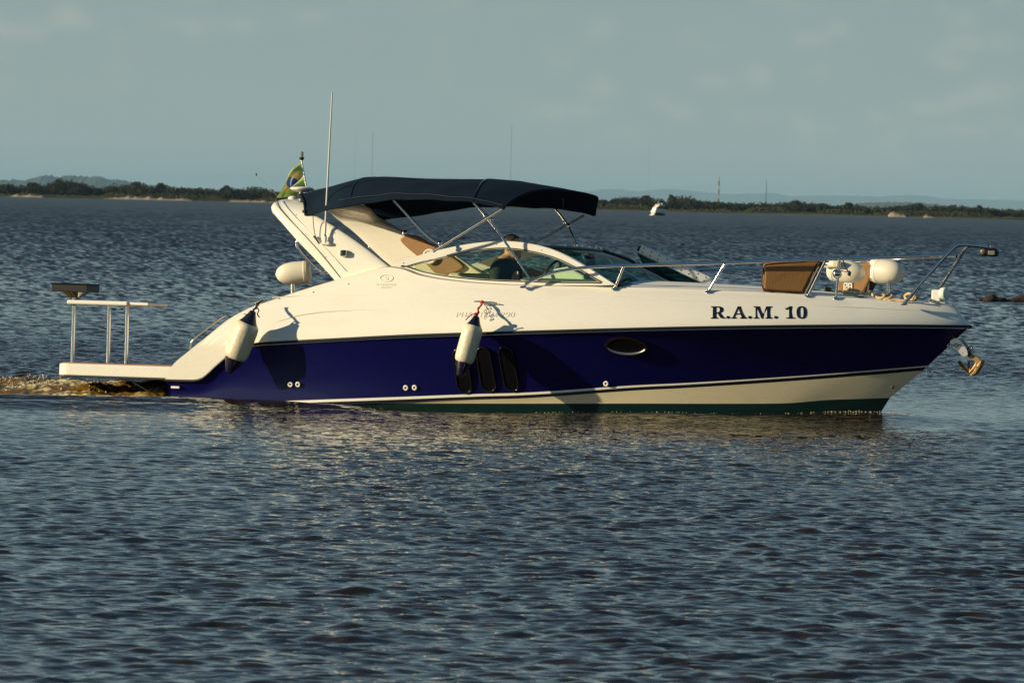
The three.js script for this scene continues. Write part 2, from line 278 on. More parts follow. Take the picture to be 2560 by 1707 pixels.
  for (let j = 0; j < n; j++) for (let i = 0; i < n; i++) {
    let sx = 0, sz = 0; const x = i / n, z = j / n;
    for (const w of comp) { const s = w[2] * cos(w[0] * x + w[1] * z + w[3]); sx += s * w[4]; sz += s * w[5]; }
    const il = 1 / sqrt(1 + sx * sx + sz * sz), o4 = (j * n + i) * 4;
    a8[o4] = (-sx * il * 0.5 + 0.5) * 255; a8[o4 + 1] = (-sz * il * 0.5 + 0.5) * 255; a8[o4 + 2] = (il * 0.5 + 0.5) * 255; a8[o4 + 3] = 255;
  }
  const nt = new THREE.DataTexture(a8, n, n); nt.wrapS = nt.wrapT = THREE.RepeatWrapping; nt.magFilter = nt.minFilter = THREE.LinearFilter; nt.needsUpdate = true;
  const ramp = new Uint8Array(512 * 4); for (let i = 0; i < 512; i++) { const d = 80 + i / 511 * 2000, r = 0.05 + 0.32 * (1 - exp(-max(0, d - 95) / 380)); ramp.fill(r * 255, i * 4, i * 4 + 4); }
  const rt = new THREE.DataTexture(ramp, 512, 1); rt.magFilter = rt.minFilter = THREE.LinearFilter; rt.channel = 1; rt.needsUpdate = true; // ripples too small to model there, as roughness
  const mat = new THREE.MeshPhysicalMaterial({ color: lin(0.024, 0.0155, 0.0065), roughness: 1, roughnessMap: rt, ior: 1.33, normalMap: nt, normalScale: new THREE.Vector2(1, 1) });
  const m = new THREE.Mesh(g, mat); m.name = 'water'; m.receiveShadow = true; reg(m, 'brown choppy lake water around the motor yacht, reaching the far shore', 'water', null, 'structure'); scene.add(m);
}

// ================================================================ FAR SHORE
const vh = (u) => HORIZON + 0.02287 * (u - 1280);
const SHORE = 2900;
{ // land sheet beyond the water line
  const g = grid(160, 40, (s, t) => {
    const x = lerp(-1, 1, s), d = SHORE + 8 * pow(t, 1) * 6 + (t > 0.3 ? pow((t - 0.3) / 0.7, 3) * 90000 : 0);
    const xx = x * (700 + (d - SHORE) * 0.35), e = 9 * (fbm(xx * 0.012 + 2, 1, 3) - 0.5);
    return V(xx, t === 0 ? -0.4 : 0.12 + 0.5 * smooth(0, 0.3, t) + 0.3 * fbm(xx * 0.05, t * 9, 3), DIST - d + e * (1 - t));
  });
  const m = new THREE.Mesh(g, std(lin(0.10, 0.085, 0.045), 0.95)); m.name = 'far_bank'; m.receiveShadow = true; reg(m, 'low flat bank of the far shore under the trees', 'ground', null, 'structure'); scene.add(m);
}
{ // sandy beach strips, only where the photograph shows them
  const strips = [[8, 102, 1.0, 'at the far left edge of the shore'], [250, 470, 1.15, 'in the middle of the left shore'], [560, 690, 0.8, 'just left of the yacht arch'], [2215, 2262, 1.5, 'on the right shore, the longer one'], [2300, 2330, 0.9, 'on the right shore, the shorter one']];
  const sandMat = std(lin(0.46, 0.33, 0.23), 0.95);
  strips.forEach(([u0, u1, w, where], k) => { const g = grid(60, 5, (s, t) => {
    const u = lerp(u0, u1, s), d0 = SHORE - 6, x = (u - 1280) / FOC * d0, edge = sin(PI * clamp(s, 0.02, 0.98));
    const hgt = (0.55 + 0.9 * noise2(x * 0.6 + k * 9, 3)) * w * pow(edge, 0.4);
    return V(x, -0.1 + t * hgt * 1.1, DIST - d0 - t * 9);
  }); const m = new THREE.Mesh(g, sandMat); m.name = numbered('sand_beach'); m.receiveShadow = true; reg(m, `pale sandy beach strip ${where}`, 'beach', null, 'structure'); scene.add(m); });
}
const skyline = (pts) => { const q = pts.map(([u, v]) => ({ x: u, y: v })); const c = curve(q); return (u) => c(clamp(u, pts[0][0], pts[pts.length - 1][0])) + (u > pts[pts.length - 1][0] || u < pts[0][0] ? 0.0229 * (u - clamp(u, pts[0][0], pts[pts.length - 1][0])) : 0); };
const treeTop = skyline([[0, 458], [60, 459], [105, 456], [135, 444], [165, 445], [188, 450], [212, 461], [255, 465], [275, 457], [310, 455], [340, 453], [370, 462], [400, 458], [430, 465], [480, 467], [530, 470], [560, 464], [590, 470], [615, 463], [655, 468], [690, 478], [800, 470], [1000, 486], [1300, 492], [1507, 496], [1553, 489], [1613, 489], [1654, 496], [1682, 487], [1714, 488], [1737, 498], [1797, 502], [1847, 505], [1875, 503], [1939, 506], [1980, 501], [2008, 504], [2054, 506], [2081, 512], [2123, 507], [2159, 515], [2214, 514], [2288, 507], [2329, 512], [2375, 510], [2449, 514], [2490, 520], [2560, 521]]);
const topY = (u, d) => EYE_H + (vh(u) - treeTop(u)) / FOC * d;
function leafGeo() { // a crumpled spray of four leaf-clump faces
  const p = []; for (let k = 0; k < 5; k++) { const a = rnd() * 6.28, b = rr(-0.7, 0.7), t = V(cos(a), b, sin(a)), n = V(rr(-1, 1), rr(-1, 1), rr(-1, 1)).normalize(); const c = t.clone().multiplyScalar(0.3), s1 = n.clone().cross(t).normalize().multiplyScalar(rr(0.3, 0.5)), s2 = n.multiplyScalar(rr(0.3, 0.55)); for (const q of [c.clone().add(s1), c.clone().sub(s1), c.clone().add(s2)]) p.push(q.x, q.y, q.z); }
  const g = new THREE.BufferGeometry(); g.setAttribute('position', new THREE.Float32BufferAttribute(p, 3)); g.computeVertexNormals(); return g;
}
function crownPoint(R0, H0) { const a = rnd() * 6.28, w = acosR(), q = pow(rnd(), 0.4); return V(cos(a) * sin(w) * R0 * q, cos(w) * H0 * q, sin(a) * sin(w) * R0 * q); }
function acosR() { return Math.acos(rr(-0.75, 1)); }
const M4 = new THREE.Matrix4(), Q = new THREE.Quaternion(), E = new THREE.Euler();
function leafCloud(name, label, category, pts, mat, scale, colorOf) {
  const m = new THREE.InstancedMesh(leafGeo(), mat, pts.length), c = new THREE.Color();
  pts.forEach((p, i) => { Q.setFromEuler(E.set(rnd() * 6.28, rnd() * 6.28, rnd() * 6.28)); const s = scale * rr(0.7, 1.35); m.setMatrixAt(i, M4.compose(p.p, Q, V(s, s, s))); const k = colorOf(p); m.setColorAt(i, c.setRGB(k[0], k[1], k[2])); });
  m.name = name; m.castShadow = m.receiveShadow = true; reg(m, label, category, null, 'stuff'); scene.add(m); return m;
}
const leafMat = std(lin(1, 1, 1), 0.9, { side: THREE.DoubleSide });
const TONES = [[0.030, 0.040, 0.014], [0.040, 0.050, 0.016], [0.052, 0.062, 0.018], [0.024, 0.034, 0.016], [0.060, 0.060, 0.020]];
{ // the wood that lines the far shore: one mass
  const pts = [];
  for (let k = 0; k < 3700; k++) {
    const d = SHORE + 8 + pow(rnd(), 1.4) * 55, u = k < 2300 ? rr(-700, 3260) : rnd() < 0.5 ? rr(-4200, -700) : rr(3260, 6760), x = (u - 1280) / FOC * d;
    const H = max(2.2, topY(u, d)) * (rnd() < 0.35 ? rr(0.86, 1.0) : rr(0.5, 0.9)), cr = H * rr(0.22, 0.36), tone = TONES[floor(rnd() * 5)], gk = fbm(u * 0.008, d * 0.02, 3);
    const n = 85;
    for (let i = 0; i < n; i++) { const c = crownPoint(cr * 1.25, H * 0.5); const y = max(0.3, H * 0.5 + c.y); const f = rr(0.55, 1.05) * (0.35 + 1.0 * gk); pts.push({ p: V(x + c.x, y, DIST - d + c.z), c: [tone[0] * f, tone[1] * f, tone[2] * f] }); }
  }
  leafCloud('woodland', 'dark green wood lining the far shore', 'woodland', pts, leafMat, 0.62, (p) => p.c);
  const low = [];
  for (let k = 0; k < 40000; k++) { const u = k < 26000 ? rr(-700, 3260) : rnd() < 0.5 ? rr(-4200, -700) : rr(3260, 6760), d = SHORE + rr(-1, 14), x = (u - 1280) / FOC * d; const z = smooth(0.35, 0.6, fbm(u * 0.012 + 40, 2, 3)); const y = pow(rnd(), 1.6) * (0.9 + 1.7 * z) + 0.1; const f = rr(0.7, 1.3); low.push({ p: V(x, y, DIST - d), c: [0.085 * f, 0.088 * f, 0.026 * f] }); }
  leafCloud('shore_scrub', 'low pale green reeds and scrub along the far water line', 'scrub', low, leafMat, 0.5, (p) => p.c);
}
function farTree(u, vTop, d, w, tone, label) {
  const base = Wd(u, vh(u), d); base.y = 0.3; const H = EYE_H + (vh(u) - vTop) / FOC * d - 0.3;
  const t = worldThing('tree', label, 'tree', base, 'trees standing out along the far shore');
  const pts = [V(0, -0.3, 0), V(0.2, H * 0.3, 0.1), V(-0.1, H * 0.7, 0)].map((p) => p.add(base));
  const limbs = [tube(pts, 0.22, { taper: (s) => 1.1 - 0.8 * s })];
  for (let k = 0; k < 5; k++) { const a = k * 1.26 + rnd(), h = H * rr(0.3, 0.55); limbs.push(tube([V(0, h, 0).add(base), V(cos(a) * w * 0.4, h + H * 0.14, sin(a) * w * 0.4).add(base), V(cos(a) * w * 0.75, h + H * 0.26, sin(a) * w * 0.75).add(base)], 0.09, { seg: 5, taper: (s) => 1.1 - 0.8 * s })); }
  add(t, 'trunk', limbs, std(lin(0.06, 0.045, 0.03), 0.9));
  const lf = leafGeo().attributes.position.array, n = 1100, P3 = new Float32Array(n * lf.length), Cc = new Float32Array(n * lf.length); let o = 0;
  const clumps = []; for (let k = 0; k < 11; k++) clumps.push([crownPoint(w * 0.8, H * 0.3), rr(0.35, 0.6), rr(0.65, 1.35)]);
  for (let i = 0; i < n; i++) { const cl = clumps[floor(rnd() * clumps.length)], c = crownPoint(w * cl[1], H * 0.36 * cl[1] + 0.3).add(cl[0]); Q.setFromEuler(E.set(rnd() * 6.28, rnd() * 6.28, rnd() * 6.28)); const s = rr(0.4, 0.75), f = cl[2] * rr(0.8, 1.2); for (let k = 0; k < lf.length; k += 3) { const p = V(lf[k], lf[k + 1], lf[k + 2]).applyQuaternion(Q).multiplyScalar(s).add(c); P3[o] = base.x + p.x; P3[o + 1] = base.y + min(H, max(0.4, H * 0.62 + p.y)); P3[o + 2] = base.z + p.z; Cc[o] = tone[0] * f; Cc[o + 1] = tone[1] * f; Cc[o + 2] = tone[2] * f; o += 3; } }
  const g = new THREE.BufferGeometry(); g.setAttribute('position', new THREE.BufferAttribute(P3, 3)); g.setAttribute('color', new THREE.BufferAttribute(Cc, 3)); g.computeVertexNormals();
  add(t, 'crown', g, std(lin(1, 1, 1), 0.9, { vertexColors: true, side: THREE.DoubleSide }));
}
farTree(148, 443, SHORE + 14, 3.4, TONES[0], 'tallest dark tree on the left far shore, below the hazy hill');
farTree(78, 456, SHORE + 12, 2.4, TONES[3], 'rounded dark tree left of the tallest far-shore tree');
farTree(338, 453, SHORE + 20, 2.6, TONES[0], 'dark spreading tree between the tallest left tree and the flag');
farTree(398, 457, SHORE + 24, 1.9, TONES[2], 'narrow feathery tree above the left sandy beach');
farTree(560, 463, SHORE + 18, 2.2, TONES[3], 'dark tree just left of the yacht arch on the far shore');
farTree(1684, 486, SHORE + 14, 2.2, TONES[1], 'rounded tree just right of the distant cruiser');
farTree(1613, 488, SHORE + 20, 2.8, TONES[0], 'broad tree directly behind the distant cruiser');
farTree(1985, 500, SHORE + 30, 2.4, TONES[1], 'pale square-topped tree right of the thinner right-hand mast');
farTree(2123, 506, SHORE + 30, 1.7, TONES[3], 'small round tree above the gap in the right far shore');
farTree(2290, 507, SHORE + 16, 3.2, TONES[0], 'broad dark tree above the short sandy strip on the right');
farTree(2452, 513, SHORE + 16, 2.2, TONES[2], 'light green tree near the right edge of the far shore');
{ // hills, far enough for the air to fade them
  const ridge = (name, label, d, pts, tone, bump) => {
    const f = skyline(pts), y = (u) => EYE_H + (vh(u) - f(u)) / FOC * d;
    const g = grid(900, 10, (s, t) => { const u = lerp(pts[0][0], pts[pts.length - 1][0], s), x = (u - 1280) / FOC * d, top = max(-2, y(u) + bump * (fbm(u * (d < 30000 ? 0.22 : 0.09), 4, 4) - 0.5) * 2 - 2); const w = sin(t * PI / 2); return V(x, -2 + (top + 2) * w + (t > 0 && t < 1 ? bump * 0.7 * (noise2(u * 0.2, t * 30) - 0.5) : 0), DIST - d - t * d * 0.03); });
    const m = new THREE.Mesh(g, std(tone, 0.95)); m.name = name; reg(m, label, 'hill', null, 'structure'); scene.add(m);
  };
  ridge('wooded_hill', 'hazy blue wooded hill behind the trees at far left', 27000, [[-420, 470], [-250, 452], [-120, 446], [0, 447], [20, 447], [42, 441], [78, 435], [100, 438], [140, 436], [180, 440], [212, 438], [240, 447], [262, 447], [305, 456], [400, 466], [560, 474], [760, 484]], lin(0.030, 0.040, 0.026), 6.5);
  ridge('distant_hills', 'faint pale blue hills far beyond the right shore', 84000, [[1180, 506], [1350, 494], [1480, 474], [1540, 471], [1600, 476], [1670, 471], [1750, 477], [1830, 484], [1905, 482], [1940, 481], [1990, 489], [2060, 487], [2130, 488], [2220, 490], [2290, 486], [2330, 488], [2400, 496], [2480, 498], [2560, 500], [2760, 520], [3000, 540]], lin(0.04, 0.05, 0.04), 8);
  ridge('low_hills', 'low grey blue ridge behind the right-hand trees', 22000, [[2030, 528], [2090, 516], [2180, 506], [2260, 503], [2330, 506], [2420, 516], [2500, 528], [2560, 536]], lin(0.035, 0.045, 0.03), 4);
}
{ // radio masts: three legs and bracing
  const mast = (u, v0, d, w, mats, label, bands) => {
    const b = Wd(u, vh(u), d); b.y = 0.4; const H = EYE_H + (vh(u) - v0) / FOC * d - 0.4, t = worldThing('radio_mast', label, 'mast', b, 'radio masts on the far horizon');
    const segs = bands * 2;
    for (let i = 0; i < segs; i++) { const y0 = H * i / segs, y1 = H * (i + 1) / segs, gs = []; for (let a = 0; a < 3; a++) { const p = (q, y, s) => V(cos(q * 2.094 + 0.4) * w * s, y, sin(q * 2.094 + 0.4) * w * s).add(b); const s0 = 1 - 0.4 * i / segs, s1 = 1 - 0.4 * (i + 1) / segs; gs.push(rod(p(a, y0, s0), p(a, y1, s1), w * 0.36, w * 0.36, 5), rod(p(a, y0, s0), p(a + 1, y1, s1), w * 0.2, w * 0.2, 4)); } add(t, 'lattice_section', gs, mats[i % mats.length]); }
    add(t, 'top_antenna', rod(V(0, H, 0).add(b), V(0, H * 1.04, 0).add(b), w * 0.3, w * 0.15, 5), mats[0]);
  };
  const red = std(lin(0.30, 0.07, 0.04), 0.7), wht = std(lin(0.6, 0.55, 0.48), 0.7), gr = std(lin(0.10, 0.10, 0.10), 0.7);
  mast(1796.5, 442, 3400, 0.30, [red, wht], 'red and white banded mast right of the distant cruiser', 4);
  mast(1915.5, 452, 7000, 0.30, [gr, gr], 'thin grey mast right of the red and white one', 5);
  mast(928, 330, 14000, 0.30, [gr, gr], 'tall thin mast behind the left end of the canopy', 7);
  mast(1275, 314, 14500, 0.30, [gr, gr], 'tall thin mast behind the middle of the canopy', 7);
  mast(886, 328, 24000, 0.22, [gr, gr], 'faintest tall mast, between the whip aerial and the canopy crest', 7);
  mast(1620, 345, 24000, 0.20, [gr, gr], 'very faint tall mast above the distant cruiser', 7);
}

// ================================================================ THE MOTOR YACHT
const boat = boatThing('motor_yacht', 'navy and cream motor yacht with a dark blue canopy, filling the picture', 'motor yacht');
const XB = P(2426, 816, 0).x, X_T = P(424, 980, 1.2).x;
const taper = (X, X0, Xe, w, p, q = 1) => X <= X0 ? w : w * pow(max(0, 1 - pow(clamp((X - X0) / (Xe - X0), 0, 1), p)), q);
const B = (X) => taper(X, -0.5, XB, 1.38, 2.3, 0.86) - 0.03 * smooth(-1, -3.2, X);
const rubPix = [[700, 855.6], [855, 847.5], [1000, 840], [1255, 831.6], [1600, 822], [1700, 819.7], [2000, 815.2], [2250, 814.2], [2426, 816]];
const rubY0 = curve(rubPix.map(([u, v], i) => i === rubPix.length - 1 ? P(u, v, 0) : onS(u, v, B)));
const X_R0 = onS(700, 855.6, B).x, rubY = (X) => X < X_R0 ? rubY0(X_R0) + (X - X_R0) * 0.02 : rubY0(X);
const lowPix = [[412, 951], [450, 952], [481, 952], [502, 946], [525, 926], [546, 908], [560, 897], [580, 881], [600, 871], [640, 860], [700, 855.6]];
function rowFrom(pix, Bf, stemU, stemV) { // a line of the hull: height and half breadth along x, closing on the stem
  const st = P(stemU, stemV, 0), bf = (X) => Bf(X, st.x), c = curve([...pix.map(([u, v]) => onS(u, v, (X) => bf(X))), st]);
  return { X1: st.x, y: (X) => c(X), z: (X) => bf(X) };
}
const SB = (X, Xe) => taper(X, -1.6, Xe, 1.29, 1.75, 0.95), CB = (X, Xe) => taper(X, -1.6, Xe, 1.272, 1.8, 0.95);
const st1 = [[430, 1016], [645, 1005], [1000, 992], [1200, 984.5], [1298, 982], [1600, 962.5], [1700, 958], [1997, 939.6], [2200, 924]];
const shiftV = (pix, f) => pix.map(([u, v], i) => [u, v + f(u)]);
const rowS1 = rowFrom(st1, SB, 2322, 913.6);
const rowS2 = rowFrom(shiftV(st1, (u) => lerp(6.5, 3.2, smooth(1000, 2200, u))), SB, 2317, 917.5);
const rowS3 = rowFrom(shiftV(st1, (u) => lerp(14.5, 11.5, smooth(1000, 2200, u))), SB, 2309, 926);
const rowC = rowFrom([[430, 1024], [640, 1016], [855, 1010], [1000, 1008.7], [1300, 1008.7], [1600, 1008.6], [1830, 1009], [1961, 1008], [2077, 999.5], [2150, 997]], CB, 2226, 994.5);
const rowW = { X1: P(2186, 1034, 0).x, y: (X) => -0.02 - 0.28 * smooth(4, 2, X), z: (X) => CB(X, P(2186, 1034, 0).x) * 0.93 };
const rowK = { X1: P(2120, 1090, 0).x, y: (X) => -0.5, z: (X) => CB(X, P(2120, 1090, 0).x) * 0.55 };
const lowY = curve([...lowPix.map(([u, v]) => onS(u, v, (X) => B(X) + 0.01))]);
const bottomOfWhite = (X) => X < X_R0 ? lowY(X) : rubY(X);
const rowTop = { X1: XB, y: bottomOfWhite, z: (X) => { const y = bottomOfWhite(X), yr = rubY(X), ys = rowS1.y(X); return X > X_R0 ? B(X) : lerp(SB(X, 9), B(X), clamp((y - ys) / (yr - ys), 0, 1)); } };
const atRow = (r, s) => { const e = 1 - pow(1 - s, 1.35), X = lerp(X_T, r.X1, e); return V(X, r.y(X), s >= 1 ? 0 : r.z(X)); };
function hullPanel(ra, rb, n, belly = 0) { return grid(150, n, (s, t) => { const a = atRow(ra, s), b = atRow(rb, s), p = a.clone().lerp(b, t); p.z = max(0, p.z - belly * sin(PI * t) * smooth(1, 0.8, s)); return Object.assign(p, { s: p.x / 3, t: p.y / 1.5 }); }); }
const both = (g) => [g, mir(g)];
const hullSide = (X, Y) => { const yr = rowTop.y(X), ys = rowS1.y(X), yc = rowC.y(X); if (Y > ys) return lerp(rowS1.z(X), rowTop.z(X), clamp((Y - ys) / (yr - ys), 0, 1.2)); return lerp(rowC.z(X), rowS1.z(X), clamp((Y - yc) / (ys - yc), 0, 1)); };
const transom = grid(10, 1, (s, t) => V(X_T, 0, 0)); transom.dispose();
{
  const rows = [rowTop, rowS1, rowS2, rowS3, rowC, rowW, rowK].map((r) => atRow(r, 0));
  const sh = new THREE.BufferGeometry(), p = []; for (let i = 0; i + 1 < rows.length; i++) { const a = rows[i], b = rows[i + 1]; p.push(a.x, a.y, a.z, b.x, b.y, b.z, b.x, b.y, -b.z, a.x, a.y, a.z, b.x, b.y, -b.z, a.x, a.y, -a.z); }
  sh.setAttribute('position', new THREE.Float32BufferAttribute(p, 3)); sh.computeVertexNormals();
  const hull = add(boat, 'hull', [...both(hullPanel(rowTop, rowS1, 10, 0.03)), sh], M.navy);
  addAll(hull, 'white_stripe', both(hullPanel(rowS1, rowS2, 1)), M.white2);
  addAll(hull, 'dark_stripe', both(hullPanel(rowS2, rowS3, 1)), M.blackGloss);
  addAll(hull, 'hull_band', both(hullPanel(rowS3, rowC, 5)), M.band, 'lower band of the hull, golden light off the water put into its colour');
  addAll(hull, 'bottom_paint', both(merge([hullPanel(rowC, rowW, 3), hullPanel(rowW, rowK, 2)])), M.green, 'dark green bottom paint at the waterline');
}
// ---- topside: the cream moulding above the rubbing strake
const nose = (h) => 0.15 * pow(clamp(h, 0, 0.5) / 0.18, 1.5);
const zSide = (X, Y) => { const h = Y - rubY(X); const hp = max(0, h); const b = B(min(XB, X + nose(hp))); const ins = 0.33 * (1 - exp(-pow(hp / 0.42, 2))) + 0.05 * hp; const z = b - ins * min(1, b / 0.55); return h < 0 && X < X_R0 ? lerp(rowS1.z(X), B(X), clamp((Y - rowS1.y(X)) / (rubY(X) - rowS1.y(X)), 0, 1)) + 0.012 : max(0, z); };
const topPix = [[413, 944], [420, 928], [431, 911.5], [473, 876], [525, 834], [575, 795], [628, 768], [666, 755], [725, 735.5], [780, 718], [837, 702], [905, 684], [968, 668], [1000, 672], [1051, 689], [1112, 700], [1204, 709], [1306, 714], [1434, 716], [1538, 717], [1773, 725], [2022, 738], [2100, 743], [2262, 756.5], [2340, 761.5]];
const topPts = topPix.map(([u, v]) => onS(u, v, zSide));
const X_U0 = topPts[0].x, bowTop = P(2390, 769.5, 0), topY0 = curve([...topPts, P(2368, 763.5, 0.09), bowTop]);
const X_UE = bowTop.x;
const deckZ = (X) => X >= X_UE ? 0 : zSide(X, topY0(X)) * smooth(X_UE, X_UE - 0.06, X) ** 0.5;
const X_A = onS(412, 951, zSide).x;
const topGrid = grid(220, 16, (s, t) => {
  const e = 1 - pow(1 - s, 1.3), Xl = lerp(X_A, XB, e), Xu = lerp(X_U0, X_UE, e), X = lerp(Xl, Xu, t);
  const yl = bottomOfWhite(Xl), yu = topY0(Xu), Y = lerp(yl, yu, t);
  let z = s >= 1 ? 0 : zSide(X, Y); if (t > 0.9) z = lerp(z, min(z, deckZ(Xu)), (t - 0.9) / 0.1);
  return { x: X, y: Y, z, s: X / 4, t: Y };
});
const topside = add(boat, 'topside', both(topGrid), M.white, 'cream upper moulding of the yacht');
// deck forward of the windscreen, and the coaming round the cockpit
const X_D = 1.36;
add(boat, 'foredeck', grid(70, 24, (s, t) => { const X = lerp(X_D, X_UE, s), zt = deckZ(X), w = lerp(1, -1, t); return { x: X, y: topY0(X) + 0.085 * zt * (1 - w * w), z: zt * w, s: X / 3, t: zt * w / 3 }; }), M.deck);
{
  const coam = grid(80, 6, (s, t) => { const X = lerp(X_U0 + 0.2, X_D + 0.02, s), zt = deckZ(X), y = topY0(X), k = Math.round(t * 6); const f = max(0.40, -0.2); const dz = [0, 0.05, 0.12, 0.17, 0.18, 0.19, 0.2][k], dy = [0, 0.012, 0.012, -0.01, -0.06, -0.2, 0][k]; return V(X, k === 6 ? min(f, y - 0.25) : y + dy, zt - dz); });
  addAll(boat, 'coaming', both(coam), M.cream);
  add(boat, 'cockpit_sole', rbox(3.6, 0.05, 2.0, 0.01, V(-0.9, 0.40, 0)), M.teak);
  add(boat, 'aft_bulkhead', rbox(0.12, 0.45, 2.1, 0.04, V(-2.45, 0.60, 0)), M.white2);
}
{ // rubbing strake: black rail with a bright insert, sweeping down round the stern wing
  const pts = []; for (let k = 0; k <= 130; k++) { const X = lerp(X_A, XB - 0.005, pow(k / 130, 0.92)); const z = k === 130 ? 0.004 : (X < X_R0 ? zSide(X, bottomOfWhite(X)) : B(X)); pts.push(V(X, bottomOfWhite(X), z)); }
  const g = tube(pts, 0.014, { n: 260, seg: 8 }); addAll(boat, 'rub_rail', both(g), M.black);
  const ins = pts.filter((p) => p.x > X_R0 - 0.3).map((p) => V(p.x, p.y - 0.019, p.z + 0.006)); addAll(boat, 'rub_rail_insert', both(tube(ins, 0.0055, { n: 200, seg: 6 })), M.steel);
  const tip = P(2426, 816, 0); add(boat, 'bow_cap', ball(V(tip.x - 0.015, tip.y, 0), 0.03, 1.3, 0.6, 1.2), M.black);
}
{ // styling creases on the topside
  const on = (l, dz = 0.004) => spl(l.map(([u, v]) => { const p = onS(u, v, zSide); p.z += dz; return p; }), 40);
  add(topside, 'styling_crease', tube(on([[690, 805], [738, 790.5], [784, 782], [855, 776], [937, 773]], 0.002), 0.012, { n: 60, taper: (t) => sin(PI * clamp(t, 0.03, 0.97)) }), M.white2);
  add(topside, 'moulding_line', [tube(on([[680, 744], [743, 739.5], [880, 738], [960, 742], [1031, 748.5], [1200, 746], [1400, 747], [1600, 750], [1800, 755], [2050, 764], [2250, 774], [2380, 783]], 0), 0.0045, { n: 160, seg: 6 })], M.white2);
}
// ---- swim platform
{
  const a = P(150, 912, 1.12), b = P(437, 912, 1.12), yT = (a.y + b.y) / 2, X0 = a.x - 0.085, X1 = X_T + 0.12, hw = 1.13;
  const plan = (o) => { const s = new THREE.Shape(), r = 0.17; s.moveTo(X1, -hw + o); s.lineTo(X0 + r, -hw + o); s.quadraticCurveTo(X0 + o, -hw + o, X0 + o, -hw + r); s.lineTo(X0 + o, hw - r); s.quadraticCurveTo(X0 + o, hw - o, X0 + r, hw - o); s.lineTo(X1, hw - o); return s; };
  const ex = (o, y0, h, bv) => { const g = new THREE.ExtrudeGeometry(plan(o), { depth: h - 2 * bv, bevelEnabled: true, bevelSize: bv, bevelThickness: bv, bevelOffset: -bv, bevelSegments: 3, curveSegments: 10 }); g.rotateX(PI / 2); g.translate(0, y0 - bv, 0); return g; };
  const pl = add(boat, 'swim_platform', ex(0.02, yT, 0.125, 0.02), M.white);
  add(pl, 'teak_deck', ex(0.05, yT + 0.010, 0.012, 0.003), M.teak);
  add(pl, 'rubber_edge', ex(-0.012, yT - 0.113, 0.024, 0.009), M.black);
  addAll(boat, 'platform_strut', [rod(P(331, 954, 0.6), P(392, 992, 0.6), 0.012), rod(P(331, 954, -0.4), P(392, 992, -0.4), 0.012)], M.steel);
}
